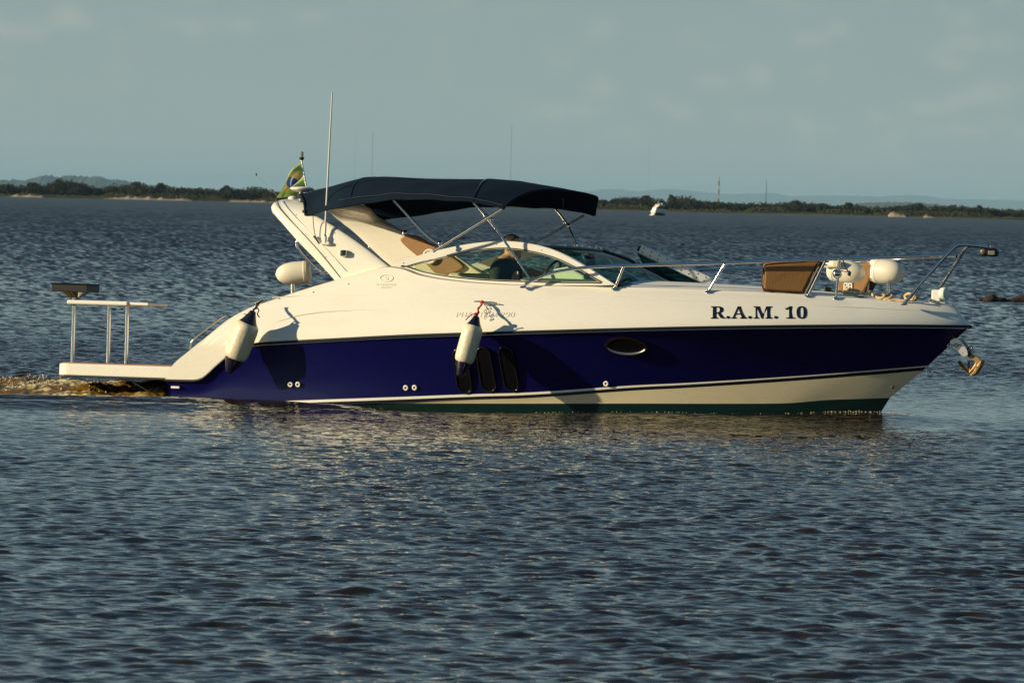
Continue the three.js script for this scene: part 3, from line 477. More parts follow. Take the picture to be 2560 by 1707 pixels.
// ---- arch
const archBack = [[836, 704, 0.985], [785, 649, 0.965], [740, 602, 0.945], [706, 562, 0.92], [686, 536, 0.885], [676, 516, 0.84], [679, 505, 0.77], [692, 498, 0.66]].map(([u, v, z]) => P(u, v, z));
const archFront = [[976, 668, 0.985], [905, 613, 0.965], [847, 573, 0.945], [815, 552, 0.92], [790, 536, 0.885], [779, 525, 0.84], [782, 514, 0.77], [796, 507, 0.66]].map(([u, v, z]) => P(u, v, z));
archBack.push(V(archBack[7].x - 0.01, archBack[7].y + 0.025, 0.35), V(archBack[7].x - 0.01, archBack[7].y + 0.03, 0)); archFront.push(V(archFront[7].x - 0.01, archFront[7].y + 0.025, 0.35), V(archFront[7].x - 0.01, archFront[7].y + 0.03, 0));
{
  const cb = new THREE.CatmullRomCurve3(archBack, false, 'centripetal'), cf = new THREE.CatmullRomCurve3(archFront, false, 'centripetal');
  const N = 60, Kc = 28;
  const g = grid(Kc, N, (s, t) => {
    const a = cb.getPoint(t), b = cf.getPoint(t), mid = a.clone().lerp(b, 0.5), chord = b.clone().sub(a), tg = cb.getPoint(min(1, t + 0.01)).add(cf.getPoint(min(1, t + 0.01))).sub(cb.getPoint(max(0, t - 0.01))).sub(cf.getPoint(max(0, t - 0.01))).normalize();
    const n = chord.clone().normalize().cross(tg).normalize(); if (n.z < 0 && t < 0.5) n.negate(); if (t >= 0.5 && n.y < 0) n.negate();
    const th = s * 2 * PI, p = 2 / 4.5, cx = Math.sign(cos(th)) * pow(abs(cos(th)), p) * 0.5, cy = Math.sign(sin(th)) * pow(abs(sin(th)), p) * 0.5;
    return mid.add(chord.multiplyScalar(cx)).add(n.multiplyScalar((cy - 0.5) * lerp(0.13, 0.10, t)));
  });
  const arch = add(boat, 'arch', both(g), M.white, 'cream raked radar arch');
  const line = [[690, 500], [691, 511], [712, 537], [753, 580], [799, 631], [850, 694]].map(([u, v], i) => P(u, v, [0.70, 0.82, 0.893, 0.934, 0.96, 0.98][i] + 0.004));
  add(arch, 'arch_seam', tube(line, 0.004, { n: 60, seg: 6 }), std(lin(0.25, 0.22, 0.16), 0.7));
  const line2 = [[703, 500], [708, 512], [735, 540], [800, 606], [865, 678]].map(([u, v], i) => P(u, v, [0.72, 0.83, 0.90, 0.95, 0.985][i] + 0.002));
  add(arch, 'arch_seam', tube(line2, 0.003, { n: 60, seg: 6 }), M.white2);
  for (const [u, v] of [[707, 527], [755, 582], [829, 580], [815, 643], [856, 688], [962, 673], [871, 710], [783, 730], [697, 746]]) { const p = onS(u, v, v < 700 ? () => 0.96 : zSide); add(arch, 'screw', ball(V(p.x, p.y, p.z + 0.004), 0.006, 1, 1, 0.6, 8), std(lin(0.14, 0.11, 0.08), 0.5)); }
  const rail = [[745, 598], [740, 609], [748, 626], [794, 675], [803, 680], [815, 677]].map(([u, v]) => P(u, v, 0.90)); const rg = tube(rail, 0.0125, { n: 50 });
  add(boat, 'grab_rail', rg, M.steel); add(boat, 'grab_rail', mir(rg), M.steel);
  const wing = [[474, 873], [479, 855], [515, 823], [556, 792], [566, 788], [576, 793]].map(([u, v]) => P(u, v, 1.16)); const wg = tube(wing, 0.0125, { n: 60 });
  add(boat, 'grab_rail', wg, M.steel); add(boat, 'grab_rail', mir(wg), M.steel);
  // tan upholstery with a round loudspeaker on the inner face of the far leg
  const pad = spl([[999, 598], [1018, 588], [1040, 590], [1100, 624], [1148, 655], [1158, 667], [1149, 676], [1098, 688], [1056, 652]].map(([u, v]) => P(u, v, -0.80)), 60, true);
  add(boat, 'side_upholstery', panel(pad, () => -0.80, 0.05, { bevel: 0.015 }), M.tan);
  const sp = P(1074, 641, -0.77); const ring = new THREE.TorusGeometry(0.066, 0.012, 10, 32); ring.translate(sp.x, sp.y, sp.z); const face = new THREE.CylinderGeometry(0.064, 0.064, 0.03, 32); face.rotateX(PI / 2); face.translate(sp.x, sp.y, sp.z - 0.01);
  const ls = add(boat, 'cockpit_speaker', face, M.cream); add(ls, 'speaker_ring', ring, M.white2);
  const dl = P(1011, 582, -0.82); add(boat, 'courtesy_light', ball(dl, 0.03, 1, 1, 0.5), M.steel);
  const dl2 = P(1127, 686, -0.86); const rg2 = new THREE.TorusGeometry(0.022, 0.007, 8, 20); rg2.translate(dl2.x, dl2.y, dl2.z); add(boat, 'cup_holder', rg2, M.steel);
}
{ // inner side lining that carries the far arch leg down to the seats
  const pts = [[1030, 640], [1140, 640], [1216, 692], [1300, 700], [1300, 740], [1040, 740]].map(([u, v]) => P(u, v, -0.84));
  add(boat, 'side_lining', panel(pts, () => -0.84, 0.06, { bevel: 0.015 }), M.cream);
}
// ---- canopy
const ZC = 1.10;
const hem = curve([[763, 537, ZC - 0.2], [820, 524, ZC - 0.1], [876, 513], [983, 498.5], [1040, 497], [1100, 499], [1178, 503.5], [1220, 510], [1259, 522]].map(([u, v, z]) => P(u, v, z ?? ZC)));
const XC0 = P(763, 537, ZC - 0.2).x, XC1 = P(1259, 522, ZC).x;
const crown = curve([[790, 486], [860, 466], [920, 451], [955, 444.5], [1000, 442.5], [1153, 446.5], [1237, 448], [1281, 452.5], [1340, 463], [1372, 472]].map(([u, v]) => P(u, v, 0)));
const canopyAt = (s, w) => { // s along, w across
  const aft = XC0 - 0.34 * (1 - w * w), fwd = XC1 + 0.06 * (1 - w * w), X = lerp(aft, fwd, s), zc = ZC - 0.2 * smooth(XC0 + 0.5, XC0, X), yh = hem(clamp(X, XC0, XC1)), yc = crown(X) ;
  const sag = -0.012 * sin(PI * smooth(P(955, 444, 0).x, P(1290, 444, 0).x, X)) * (1 - w * w);
  const q = smooth(0.45, 1, s), pw = w < 0 ? lerp(2.7, 5, q) : lerp(2.7, 2.1, q), iw = w < 0 ? lerp(0.53, 0.34, q) : lerp(0.53, 0.80, q), bulge = q * exp(-pow((w + 0.88) / 0.16, 2));   // the far front corner is blown out a little
  const wr = 0.010 * (fbm(X * 5 + w * 1.5, w * 7 + 3, 4) - 0.5) + 0.004 * sin(X * 16 + w * 9) * smooth(0.55, 0.95, abs(w));
  return V(X + 0.10 * bulge, lerp(yh, yc, pow(max(0, 1 - pow(abs(w), pw)), iw)) + sag + wr, zc * w - 0.10 * bulge);
};
{
  const g1 = grid(70, 56, (s, t) => canopyAt(s, sin((t - 0.5) * PI)));
  const g2 = grid(70, 56, (s, t) => { const p = canopyAt(s, sin((t - 0.5) * PI)); p.y -= 0.010; p.z *= 0.994; return p; });
  const canopy = add(boat, 'canopy', [g1, g2], M.canvas, 'dark blue canvas sun canopy');
  const edge = (f, r) => tube(Array.from({ length: 41 }, (_, i) => f(i / 40)), r, { n: 120, seg: 8 });
  add(canopy, 'canopy_hem', [edge((t) => canopyAt(1, lerp(-1, 1, t)), 0.013), edge((t) => canopyAt(0, lerp(-1, 1, t)), 0.012), edge((t) => canopyAt(t, 1), 0.009), edge((t) => canopyAt(t, -1), 0.009)], M.canvas);
  const seam = (sA, sB) => edge((t) => { const w = lerp(1, -1, t), p = canopyAt(lerp(sA, sB, 1 - abs(w)), w); p.y += 0.002; return p; }, 0.006);
  const sH = (u, v) => { const X = P(u, v, ZC).x; return (X - XC0) / (XC1 - XC0); }, sT = (u, v, z) => { const X = P(u, v, z).x; return (X - XC0 + 0.34) / (XC1 + 0.06 - XC0 + 0.34); };
  for (const [a, b] of [[sH(876, 513), sT(955, 444, 0)], [sH(1183, 507), sT(1200, 446, 0.25)]]) add(canopy, 'canopy_seam', seam(a, b), M.blackGloss);
  add(canopy, 'stitched_line', tube(Array.from({ length: 30 }, (_, i) => { const p = canopyAt(lerp(0.2, 0.99, i / 29), 0.985); p.z += 0.004; p.y += 0.012; return p; }), 0.0035, { n: 80, seg: 5 }), std(lin(0.03, 0.05, 0.08), 0.9));
  // frame tubes, near and far side
  const zt = ZC - 0.03, st = (l, r = 0.0125) => tube(l.map(([u, v, z]) => P(u, v, z)), r, { n: 40, straight: true });
  const struts = [st([[1257, 522, zt], [1083, 629, 0.98]]), st([[1184, 506, zt], [1222, 545, 1.03], [1258, 597, 0.97], [1329, 703, 0.90]]), st([[983, 499, zt], [1053, 575, 1.03], [1078, 597, 1.0], [1100, 610, 0.98]])];
  for (const s of struts) { add(boat, 'canopy_strut', s.clone(), M.steel); add(boat, 'canopy_strut', mir(s), M.steel); }
  for (const [u, v, z] of [[1213, 541, 1.04], [1229, 550, 1.02], [1099, 609, 0.98]]) { const g = ball(P(u, v, z), 0.02, 1, 1.3, 1, 10); add(boat, 'strut_joint', g.clone(), M.steel); add(boat, 'strut_joint', mir(g), M.steel); }
  for (let k = 0; k < 5; k++) { const p = canopyAt(0, lerp(0.55, 0.99, k / 4)); add(boat, 'canopy_toggle', rbox(0.035, 0.03, 0.04, 0.008, V(p.x - 0.01, p.y - 0.01, p.z)), M.black); }
}
// ---- windscreen
const zWin = (X, Y) => 1.00 - 0.16 * smooth(P(1300, 713, 1).y, P(1300, 603, 1).y, Y);
{
  const oT = [[979, 664], [1000, 652], [1025, 644.5], [1082, 628], [1153, 612.5], [1205, 605.5], [1248, 602.5], [1293, 604], [1357, 615.5], [1408, 634], [1472, 669.5], [1510, 693.5], [1539, 712]];
  const oB = [[1500, 714], [1434, 714], [1306, 713.5], [1204, 708.5], [1112, 699.5], [1051, 688.5], [1000, 671]];
  const iT = [[1015, 666], [1050, 656], [1090, 647], [1127, 639], [1194, 625], [1255, 620], [1306, 624], [1383, 642.5], [1446, 672], [1506, 706.5]];
  const iB = [[1485, 706.5], [1400, 706], [1306, 703.5], [1204, 699], [1112, 689.5], [1051, 678]];
  const W3 = (l) => l.map(([u, v]) => onS(u, v, zWin));
  const outer = [...spl(W3(oT), 60), ...spl(W3(oB), 40)], inner = [...spl(W3(iT), 60), ...spl(W3(iB), 40)];
  const fr = panel(outer, zWin, 0.05, { holes: [inner], bevel: 0.008 });
  const gl = panel(inner, (x, y) => zWin(x, y) - 0.022, 0.006, { bevel: 0 });
  const f1 = add(boat, 'side_window', fr, M.frame, 'arched cream frame of the near side window'); add(f1, 'pane', gl.clone(), M.glass);
  const gk = [...inner, inner[0]].map((p) => V(p.x, p.y, zWin(p.x, p.y) + 0.001)); add(f1, 'gasket', tube(gk.filter((_, i) => i % 2 === 0), 0.006, { n: 160, seg: 6, closed: true }), M.black);
  for (const [u, v] of [[1008, 657], [1124, 624], [1241, 611], [1354, 625], [1450, 669]]) add(f1, 'screw', ball(onS(u, v, (x, y) => zWin(x, y) + 0.002), 0.006, 1, 1, 0.6, 8), std(lin(0.2, 0.18, 0.14), 0.5));
  const f2 = add(boat, 'side_window', mir(fr), M.frame); add(f2, 'pane', mir(gl), M.glass);
  // the raked front screen between the two side frames
  const post = W3([[1352, 617], [1408, 637], [1472, 671], [1510, 694], [1541, 712]]), pc = new THREE.CatmullRomCurve3(post);
  const scr = (a, b) => { const p = pc.getPoint(b); const zz = p.z - 0.05; const w = lerp(1, -1, a); return V(p.x + 0.07 * (1 - w * w), p.y + 0.004 * (1 - w * w), zz * w); };
  const fs = add(boat, 'front_window', grid(28, 10, scr), M.tint, 'dark tinted front windscreen'); 
  const bar = (f, r, n = 40) => tube(Array.from({ length: 25 }, (_, i) => f(i / 24)), r, { n, seg: 8 });
  const barF = [bar((t) => scr(t, 0.0), 0.017), bar((t) => scr(t, 1), 0.02), bar((t) => scr(1, t), 0.018)];
  addAll(fs, 'screen_bar', barF, M.black);
  for (let k = 0; k < 6; k++) { const p = scr(0.28 + k * 0.135, 0); add(fs, 'snap_stud', rod(p, V(p.x, p.y + 0.032, p.z), 0.006), M.steel); }
  // wipers
  for (const a of [0.30, 0.70]) { const p0 = scr(a, 0.97), p1 = scr(a - 0.02, 0.45), up = V(0.03, 0.02, 0); add(fs, 'wiper', [rod(p0.add(up), p1.clone().add(up), 0.006), rod(p1.clone().add(up).add(V(-0.05, 0.06, 0.02)), p1.clone().add(up).add(V(0.10, -0.09, -0.02)), 0.007)], M.steel); }
  // centre screen panel swung open over the foredeck, with a studded aluminium frame
  const A0 = P(1602, 622, -0.18), A1 = P(1778, 704, -0.18), dn = A1.clone().sub(A0).normalize(), nn = V(-dn.y, dn.x, 0), op = [];
  const cpt = (s, q) => A0.clone().addScaledVector(dn, s * A0.distanceTo(A1)).addScaledVector(nn, q);
  const fr2 = panel([cpt(0, 0.045), cpt(1, 0.045), cpt(1.02, 0), cpt(1, -0.045), cpt(0, -0.045)], () => -0.15, 0.05, { bevel: 0.006 });
  const ow = add(boat, 'opening_screen', fr2, M.alu, 'studded grey frame of the open centre screen');
  const gg = panel([cpt(-0.02, -0.05), cpt(0.93, -0.05), cpt(0.80, -0.17), cpt(0.10, -0.12)], () => -0.165, 0.008, { bevel: 0 }); add(ow, 'pane', gg, M.tint);
  for (let k = 0; k < 9; k++) for (const q of [-0.02, 0.022]) { const p = cpt(0.05 + k * 0.11, q); add(ow, 'stud', ball(V(p.x, p.y, -0.147), 0.007, 1, 1, 0.6, 8), M.black); }
  add(ow, 'latch', rod(cpt(-0.02, 0.02), cpt(-0.02, -0.03), 0.014), M.black);
}
// ---- cockpit fittings seen through the glass
{
  const c = P(1432, 690, 0.42);
  const dash = panel([[1372, 712], [1392, 690], [1420, 673], [1450, 668], [1490, 690], [1500, 716]].map(([u, v]) => P(u, v, 0.42)), () => 0.75, 0.66, { bevel: 0.02 });
  const d = add(boat, 'dashboard', dash, M.white2); add(d, 'instrument_panel', rbox(0.012, 0.10, 0.4, 0.004, P(1432, 688, 0.5), [0, 0, R(-35)]), M.black);
  add(boat, 'dashboard_top', rbox(0.9, 0.05, 1.7, 0.02, V(P(1500, 706, 0).x, P(1500, 708, 0).y, 0)), std(lin(0.05, 0.09, 0.09), 0.6));
  const w = P(1376, 689, 0.45), ring = new THREE.TorusGeometry(0.165, 0.014, 10, 40); ring.rotateY(PI / 2); ring.rotateZ(R(-28)); ring.translate(w.x, w.y, w.z);
  const sw = add(boat, 'steering_wheel', ring, M.black); for (let k = 0; k < 3; k++) { const a = k * 2.094; const e = V(0, cos(a) * 0.16, sin(a) * 0.16).applyAxisAngle(V(0, 0, 1), R(-28)).add(w); add(sw, 'spoke', rod(w, e, 0.009), M.steel); }
  const n = P(1476, 652, 0.30); const nv = add(boat, 'chart_plotter', rbox(0.05, 0.15, 0.15, 0.012, n, [0, 0, R(8)]), M.black); add(nv, 'plotter_bracket', rod(V(n.x, n.y - 0.06, n.z), V(n.x + 0.02, n.y - 0.2, n.z), 0.012), M.black);
  // helm seat and the bench beyond
  const s = P(1222, 705, 0.42); const seat = add(boat, 'helm_seat', rbox(0.45, 0.14, 0.9, 0.05, V(s.x + 0.16, s.y - 0.22, 0.42)), M.cream); add(seat, 'seat_back', rbox(0.12, 0.30, 0.9, 0.05, V(s.x - 0.13, s.y - 0.1, 0.42), [0, 0, R(8)]), M.cream);
  add(boat, 'bench_seat', rbox(0.5, 0.22, 0.6, 0.06, V(P(1200, 706, -0.5).x, P(1200, 712, -0.5).y, -0.5)), M.cream);
}
// ---- bow rail: the same curve to port and starboard
{
  const zr = (X, Y) => max(0.16, min(1.08, B(X) - 0.24));
  const railPix = [[1309, 717], [1318, 708], [1340, 697], [1380, 682], [1430, 672.5], [1480, 667.5], [1560, 664], [1700, 660], [1815, 656.5], [1930, 652], [2065, 648], [2200, 644], [2366, 639.5]];
  const pts = railPix.map(([u, v], i) => i < 2 ? P(u, v, 1.10) : onS(u, v, zr)), g = tube(pts, 0.0165, { n: 180, seg: 10 });
  const top = [[2262, 759, 0.34], [2314, 697, 0.29], [2366, 639.5, 0.21], [2392, 615, 0.16], [2404, 612, 0.14], [2425, 613, 0.11], [2451, 615.5, 0.05], [2470, 618, 0.0]].map(([u, v, z]) => P(u, v, z));
  const leg = tube(top, 0.0165, { n: 90, seg: 10 });
  const r1 = add(boat, 'bow_rail', g.clone(), M.steel), r2 = add(boat, 'bow_rail', mir(g), M.steel);
  const st = [[1537, 722, 1560, 664], [1771, 729, 1815, 656.5], [2021, 739, 2066, 648.5], [2091, 745, 2099, 647]];
  for (const [u0, v0, u1, v1] of st) {
    const a = onS(u0, v0, zSide), b = onS(u1, v1, zr), s = rod(a, b, 0.0135), f = lathe([[0.034, 0], [0.032, 0.008], [0.018, 0.014], [0.0145, 0.03]], V(a.x, a.y - 0.006, a.z), V(0, 1, 0.25));
    for (const [r, k] of [[r1, (q) => q.clone()], [r2, mir]]) { add(r, 'stanchion', k(s), M.steel); add(r, 'stanchion_base', k(f), M.steel); }
  }
  const f0 = P(1308, 718, 1.10), fb = lathe([[0.034, 0], [0.03, 0.008], [0.016, 0.016]], f0, V(0, 1, 0.3)), f1 = top[0], fc = lathe([[0.034, 0], [0.03, 0.008], [0.016, 0.016]], V(f1.x, f1.y - 0.01, f1.z), V(0, 1, 0.2));
  for (const [r, k] of [[r1, (q) => q.clone()], [r2, mir]]) { add(r, 'pulpit_leg', k(leg), M.steel); addAll(r, 'rail_foot', [k(fb), k(fc)], M.steel); }
  // ball fitting on the short post
  const bp = P(2094, 684, zr(P(2094, 684, 0.6).x, 0)); add(r1, 'ball_fitting', ball(bp, 0.047), M.steel);
  // dark bow light under the pulpit tip
  const L = P(2476, 630, 0), nl = add(boat, 'bow_light', rbox(0.165, 0.085, 0.10, 0.025, L, [0, 0, R(-2)]), M.blackGloss);
  const lens = rbox(0.075, 0.045, 0.105, 0.01, P(2484, 632, 0)); add(nl, 'light_lens', lens, std(lin(0.16, 0.15, 0.13), 0.3));
  add(nl, 'light_knob', ball(P(2459, 629, 0.05), 0.03, 1, 1, 0.5), std(lin(0.12, 0.10, 0.05), 0.3));
  addAll(nl, 'light_bracket', [rod(P(2464, 614, 0), P(2464, 626, 0), 0.006), rod(P(2477, 613, 0), P(2477, 626, 0), 0.006)], M.steel);
}
// ---- bullet-shaped white pods on poles
function pod(u, v, z, dir, r, len, lugs, poleUV, label) {
  const c = P(u, v, z), ax = dir.clone().normalize(), a = c.clone().addScaledVector(ax, -len / 2), prof = [[0, 0], [r * 0.86, 0], [r * 0.98, 0.012], [r, 0.03]];
  for (let k = 0; k <= 14; k++) { const t = k / 14; prof.push([r * pow(max(0, 1 - pow(t, 3.6)), 0.56), 0.05 + (len - 0.05) * t]); }
  const o = add(boat, 'bullet_pod', lathe(prof, a, ax, 36), M.cream2 ?? M.fenderPod, label);
  add(o, 'pod_ring', lathe([[r * 0.99, 0.032], [r * 1.02, 0.036], [r * 1.02, 0.05], [r * 0.99, 0.054]], a, ax, 36), M.white2);
  if (lugs) for (const s of [-1, 1]) { const p = a.clone().add(V(0, s * r * 0.62, 0)); add(o, 'pod_lug', [rod(p.clone().addScaledVector(ax, -0.03), p.clone().addScaledVector(ax, 0.02), r * 0.28), ball(p.clone().addScaledVector(ax, -0.03), r * 0.28)], M.white2); }
  else add(o, 'pod_back', lathe([[0, -0.012], [r * 0.8, -0.012], [r * 0.84, 0.0]], a, ax, 36), M.white2);
  if (poleUV) add(o, 'pod_pole', rod(P(poleUV[0], poleUV[1], z), P(poleUV[2], poleUV[3], z), 0.022, 0.02), M.steel);
  return o;
}
M.fenderPod = std(lin(0.76, 0.71, 0.58), 0.42);
pod(730, 683, 0.70, V(-0.92, -0.10, 0.28), 0.112, 0.335, false, [731, 706, 731, 745], 'white bullet-shaped pod on a short chrome pole over the stern');
pod(2226, 680, -0.05, V(0.95, -0.06, 0.2), 0.118, 0.325, true, [2223, 700, 2221, 745], 'white bullet-shaped pod with two lugs, nearest the bow');
pod(2122, 679, -0.12, V(0.95, -0.12, 0.1), 0.112, 0.36, false, null, 'white bullet-shaped pod tied behind the steel ball post');
{ // black lashing round the rear bow pod
  const l = [[2108, 648], [2113, 665], [2121, 678], [2127, 690]].map(([u, v]) => P(u, v, 0.05)); add(boat, 'pod_lashing', [tube(l, 0.006, { n: 30, seg: 6 }), ball(P(2124, 683, 0.05), 0.02, 1, 1.3, 1, 8), tube([[2121, 678], [2112, 679], [2104, 676]].map(([u, v]) => P(u, v, 0.06)), 0.005, { n: 16, seg: 6 })], M.black);
  addAll(boat, 'pod_bracket', [rod(P(2062, 667, 0.0), P(2085, 665, 0.0), 0.012), rbox(0.08, 0.07, 0.08, 0.02, P(2093, 660, 0.0))], M.cream);
}
{ // searchlight on the stem head
  const p = P(2346, 740, 0.0), o = add(boat, 'searchlight', rbox(0.10, 0.12, 0.12, 0.02, p), M.white2); const h = P(2358, 735, 0); const hd = lathe([[0, 0], [0.045, 0.004], [0.062, 0.03], [0.062, 0.07], [0.05, 0.085], [0, 0.09]], V(h.x - 0.03, h.y, 0.0), V(1, 0.05, 0.25)); hd.scale(1, 1, 1); add(o, 'lamp_head', hd, M.white2); add(o, 'lamp_foot', rbox(0.16, 0.02, 0.12, 0.006, P(2350, 757, 0)), M.alu);
}
{ // hull fittings
  const hs = (u, v, e = 0) => onS(u, v, (X, Y) => hullSide(X, Y) + e);
  for (const [u, v] of [[725, 961], [744, 961], [1014, 969.5], [1036, 969], [1515, 959]]) { const p = hs(u, v, 0.002), t = new THREE.TorusGeometry(0.0185, 0.009, 10, 24); t.scale(1, 1, 0.7); t.rotateX(R(8)); t.translate(p.x, p.y, p.z); const hole = new THREE.CircleGeometry(0.012, 16); hole.translate(p.x, p.y, p.z + 0.003); const f = add(boat, 'drain_fitting', t, M.white2); add(f, 'drain_hole', hole, M.black); }
  for (const [u, v] of [[1156, 928], [1215, 924.5], [1272, 923]]) {
    const c = hs(u, v, 0), w = 0.068, h = 0.142, pts = []; for (let k = 0; k < 48; k++) { const a = k / 48 * 2 * PI, x = cos(a) * w, y = sin(a) * w + Math.sign(sin(a)) * h; const X = c.x + x - y * 0.05, Y = c.y + y; pts.push(V(X, Y, hullSide(X, Y) + 0.004)); }
    const rim = tube(pts, 0.0095, { n: 120, seg: 8, closed: true }), vt = add(boat, 'engine_vent', panel(pts, (x, y) => hullSide(x, y) + 0.006, 0.012, { bevel: 0.002 }), M.blackGloss); add(vt, 'vent_rim', rim, std(lin(0.02, 0.018, 0.02), 0.18, { metalness: 0.5 }));
  }
  { const c = hs(1567, 867), pts = [], inn = []; for (let k = 0; k < 60; k++) { const a = k / 60 * 2 * PI, x = cos(a) * 0.205, y = Math.sign(sin(a)) * pow(abs(sin(a)), 1.25) * 0.092; const X = c.x + x, Y = c.y + y; pts.push(V(X, Y, hullSide(X, Y) + 0.006)); inn.push(V(c.x + x * 0.86, c.y + y * 0.78, hullSide(X, Y) + 0.008)); }
    const po = add(boat, 'porthole', panel(pts, (x, y) => hullSide(x, y) + 0.012, 0.02, { holes: [inn], bevel: 0.005 }), std(lin(0.03, 0.017, 0.010), 0.2, { metalness: 0.3 })); add(po, 'pane', panel(inn, (x, y) => hullSide(x, y) + 0.004, 0.006, { bevel: 0 }), M.blackGloss);
    const lip = []; for (let k = 0; k <= 20; k++) { const a = PI + PI * lerp(0.09, 0.91, k / 20), X = c.x + cos(a) * 0.185, Y = c.y - pow(abs(sin(a)), 1.1) * 0.068; lip.push(V(X, Y, hullSide(X, Y) + 0.016)); } add(po, 'chrome_lip', tube(lip, 0.015, { n: 60, seg: 8, taper: (t) => 0.5 + 0.5 * sin(PI * t) }), M.alu);
  }
  add(boat, 'stern_reflector', rbox(0.09, 0.022, 0.008, 0.003, hs(437, 968, 0.004)), M.white2);
  const be = P(2325, 931, 0), bt = new THREE.TorusGeometry(0.03, 0.006, 8, 24); bt.translate(be.x, be.y, be.z); add(boat, 'bow_eye', bt, M.steel);
  add(boat, 'bow_thruster_hole', ball(hs(2232, 968, 0.002), 0.018, 1, 0.8, 0.4, 12), M.black);
  // cleats
  const cleat = (u0, v0, u1, v1, dz) => { const a = onS(u0, v0, zSide), b = onS(u1, v1, zSide); a.z = b.z = (a.z + b.z) / 2 + dz; const m = a.clone().lerp(b, 0.5); return [tube([a, a.clone().lerp(b, 0.2).add(V(0, 0.004, 0)), m, b.clone().lerp(a, 0.2).add(V(0, 0.004, 0)), b], 0.009, { n: 24, seg: 8, taper: (t) => 0.6 + 0.5 * sin(PI * t) }), rod(m.clone().add(V(-0.03, 0, 0)), m.clone().add(V(-0.03, -0.025, -dz)), 0.008), rod(m.clone().add(V(0.03, 0, 0)), m.clone().add(V(0.03, -0.025, -dz)), 0.008)]; };
  add(boat, 'cleat', cleat(626, 759, 666, 746, 0.03), M.steel); add(boat, 'cleat', cleat(1190, 754, 1247, 758, 0.05), M.steel);
}
// ---- things on the arch
{
  const ant = rod(P(811, 604, 0.985), P(830, 230, 0.985), 0.0115, 0.0065, 10), w = add(boat, 'whip_aerial', ant, std(lin(0.62, 0.60, 0.56), 0.3), 'tall white whip aerial'); const b = P(815, 608, 0.975); add(w, 'aerial_base', [rbox(0.085, 0.03, 0.05, 0.008, b), rbox(0.03, 0.075, 0.035, 0.008, P(812, 600, 0.985))], M.white2); add(w, 'aerial_clamp', ball(P(812, 592, 0.985), 0.018, 1, 1.5, 1, 10), M.steel);
  add(boat, 'canopy_cord', tube([[782, 537], [783, 560], [788, 590], [792, 598]].map(([u, v]) => P(u, v, 0.975)), 0.004, { n: 30, seg: 5 }), M.black); add(boat, 'cord_end', rod(P(784, 590, 0.97), P(798, 609, 0.98), 0.009), M.black);
  const n = P(859, 633, 0.985), nl = add(boat, 'side_light', rbox(0.075, 0.068, 0.06, 0.02, n), M.steel); add(nl, 'light_lens', rbox(0.045, 0.05, 0.03, 0.012, V(n.x + 0.008, n.y + 0.003, n.z + 0.028)), std(lin(0.01, 0.035, 0.02), 0.08));
  const d = P(754, 473, 0.32), dm = add(boat, 'radar_disc', lathe([[0, 0], [0.05, 0.0], [0.1, 0.018], [0.114, 0.03], [0.112, 0.042], [0.08, 0.052], [0, 0.056]], V(d.x, d.y - 0.028, d.z), V(0, 1, 0), 40), M.white2); add(dm, 'disc_post', rod(P(751, 478, 0.32), P(751, 500, 0.32), 0.016, 0.014), M.white2);
  const q = P(731, 494, 0.45); add(boat, 'dome_aerial', lathe([[0.046, 0], [0.045, 0.02], [0.03, 0.034], [0, 0.038]], V(q.x, q.y - 0.02, q.z), V(0, 1, 0)), M.white2);
  const wk = add(boat, 'thin_aerial', rod(P(697, 494, 0.62), P(640, 437, 0.62), 0.0022, 0.0015, 6), std(lin(0.3, 0.28, 0.2), 0.6)); add(wk, 'aerial_tip', ball(P(640, 436, 0.62), 0.008, 1, 1.8, 1, 8), M.black);
}
// ---- lettering
const font = await new FontLoader().loadAsync('fonts/droid/droid_serif_bold.typeface.json'), sans = await new FontLoader().loadAsync('fonts/droid/droid_sans_regular.typeface.json');
function lettering(str, fnt, u0, u1, vBase, vTop, zf, mat, name, off, slant = 0) {
  const a = onS(u0, vBase, zf), b = onS(u1, vBase, zf), c = onS((u0 + u1) / 2, vTop, zf), h = c.y - (a.y + b.y) / 2;
  const out = []; let x = 0; const sz = 1; const chars = [];
  for (const ch of str) { const adv = (fnt.data.glyphs[ch] ?? fnt.data.glyphs['?']).ha / fnt.data.resolution * sz; if (ch !== ' ') chars.push([ch, x]); x += adv; }
  const full = new TextGeometry('M', { font: fnt, size: 1, depth: 0.1, curveSegments: 3 }); full.computeBoundingBox(); const capH = full.boundingBox.max.y;
  let lo = 1e9, hi = -1e9; const gs = chars.map(([ch, x0]) => { const g = new TextGeometry(ch, { font: fnt, size: 1, depth: 1, curveSegments: 5 }); g.translate(x0, 0, 0); g.computeBoundingBox(); lo = min(lo, g.boundingBox.min.x); hi = max(hi, g.boundingBox.max.x); return g; });
  for (const g of gs) { const p = g.attributes.position; for (let i = 0; i < p.count; i++) { const t = (p.getX(i) - lo) / (hi - lo), yy = p.getY(i) / capH; let X = lerp(a.x, b.x, t) + slant * yy * h; const Y = lerp(a.y, b.y, t) + yy * h, z0 = lerp(a.z, b.z, t); for (let q = 0; q < 3; q++) X = lerp(a.x, b.x, t) + slant * yy * h + (zf(X, Y) - z0) * 0.40; p.setXYZ(i, X, Y, zf(X, Y) + (p.getZ(i) > 0.5 ? off : -0.01)); } g.computeVertexNormals(); add(topside, name, g, mat); }
}
lettering('R.A.M. 10', font, 1778, 2018, 796, 765.5, zSide, M.letter, 'name_letter', 0.006);
lettering('PHANTOM 290', sans, 1140, 1285, 792, 780.5, zSide, M.greyText, 'model_letter', 0.004, 0.25);
lettering('SCHAEFER', sans, 939, 990, 714, 709, zSide, M.greyText, 'emblem_letter', 0.003);
lettering('YACHTS', sans, 951, 979, 721, 716.5, zSide, M.greyText, 'emblem_letter', 0.003);
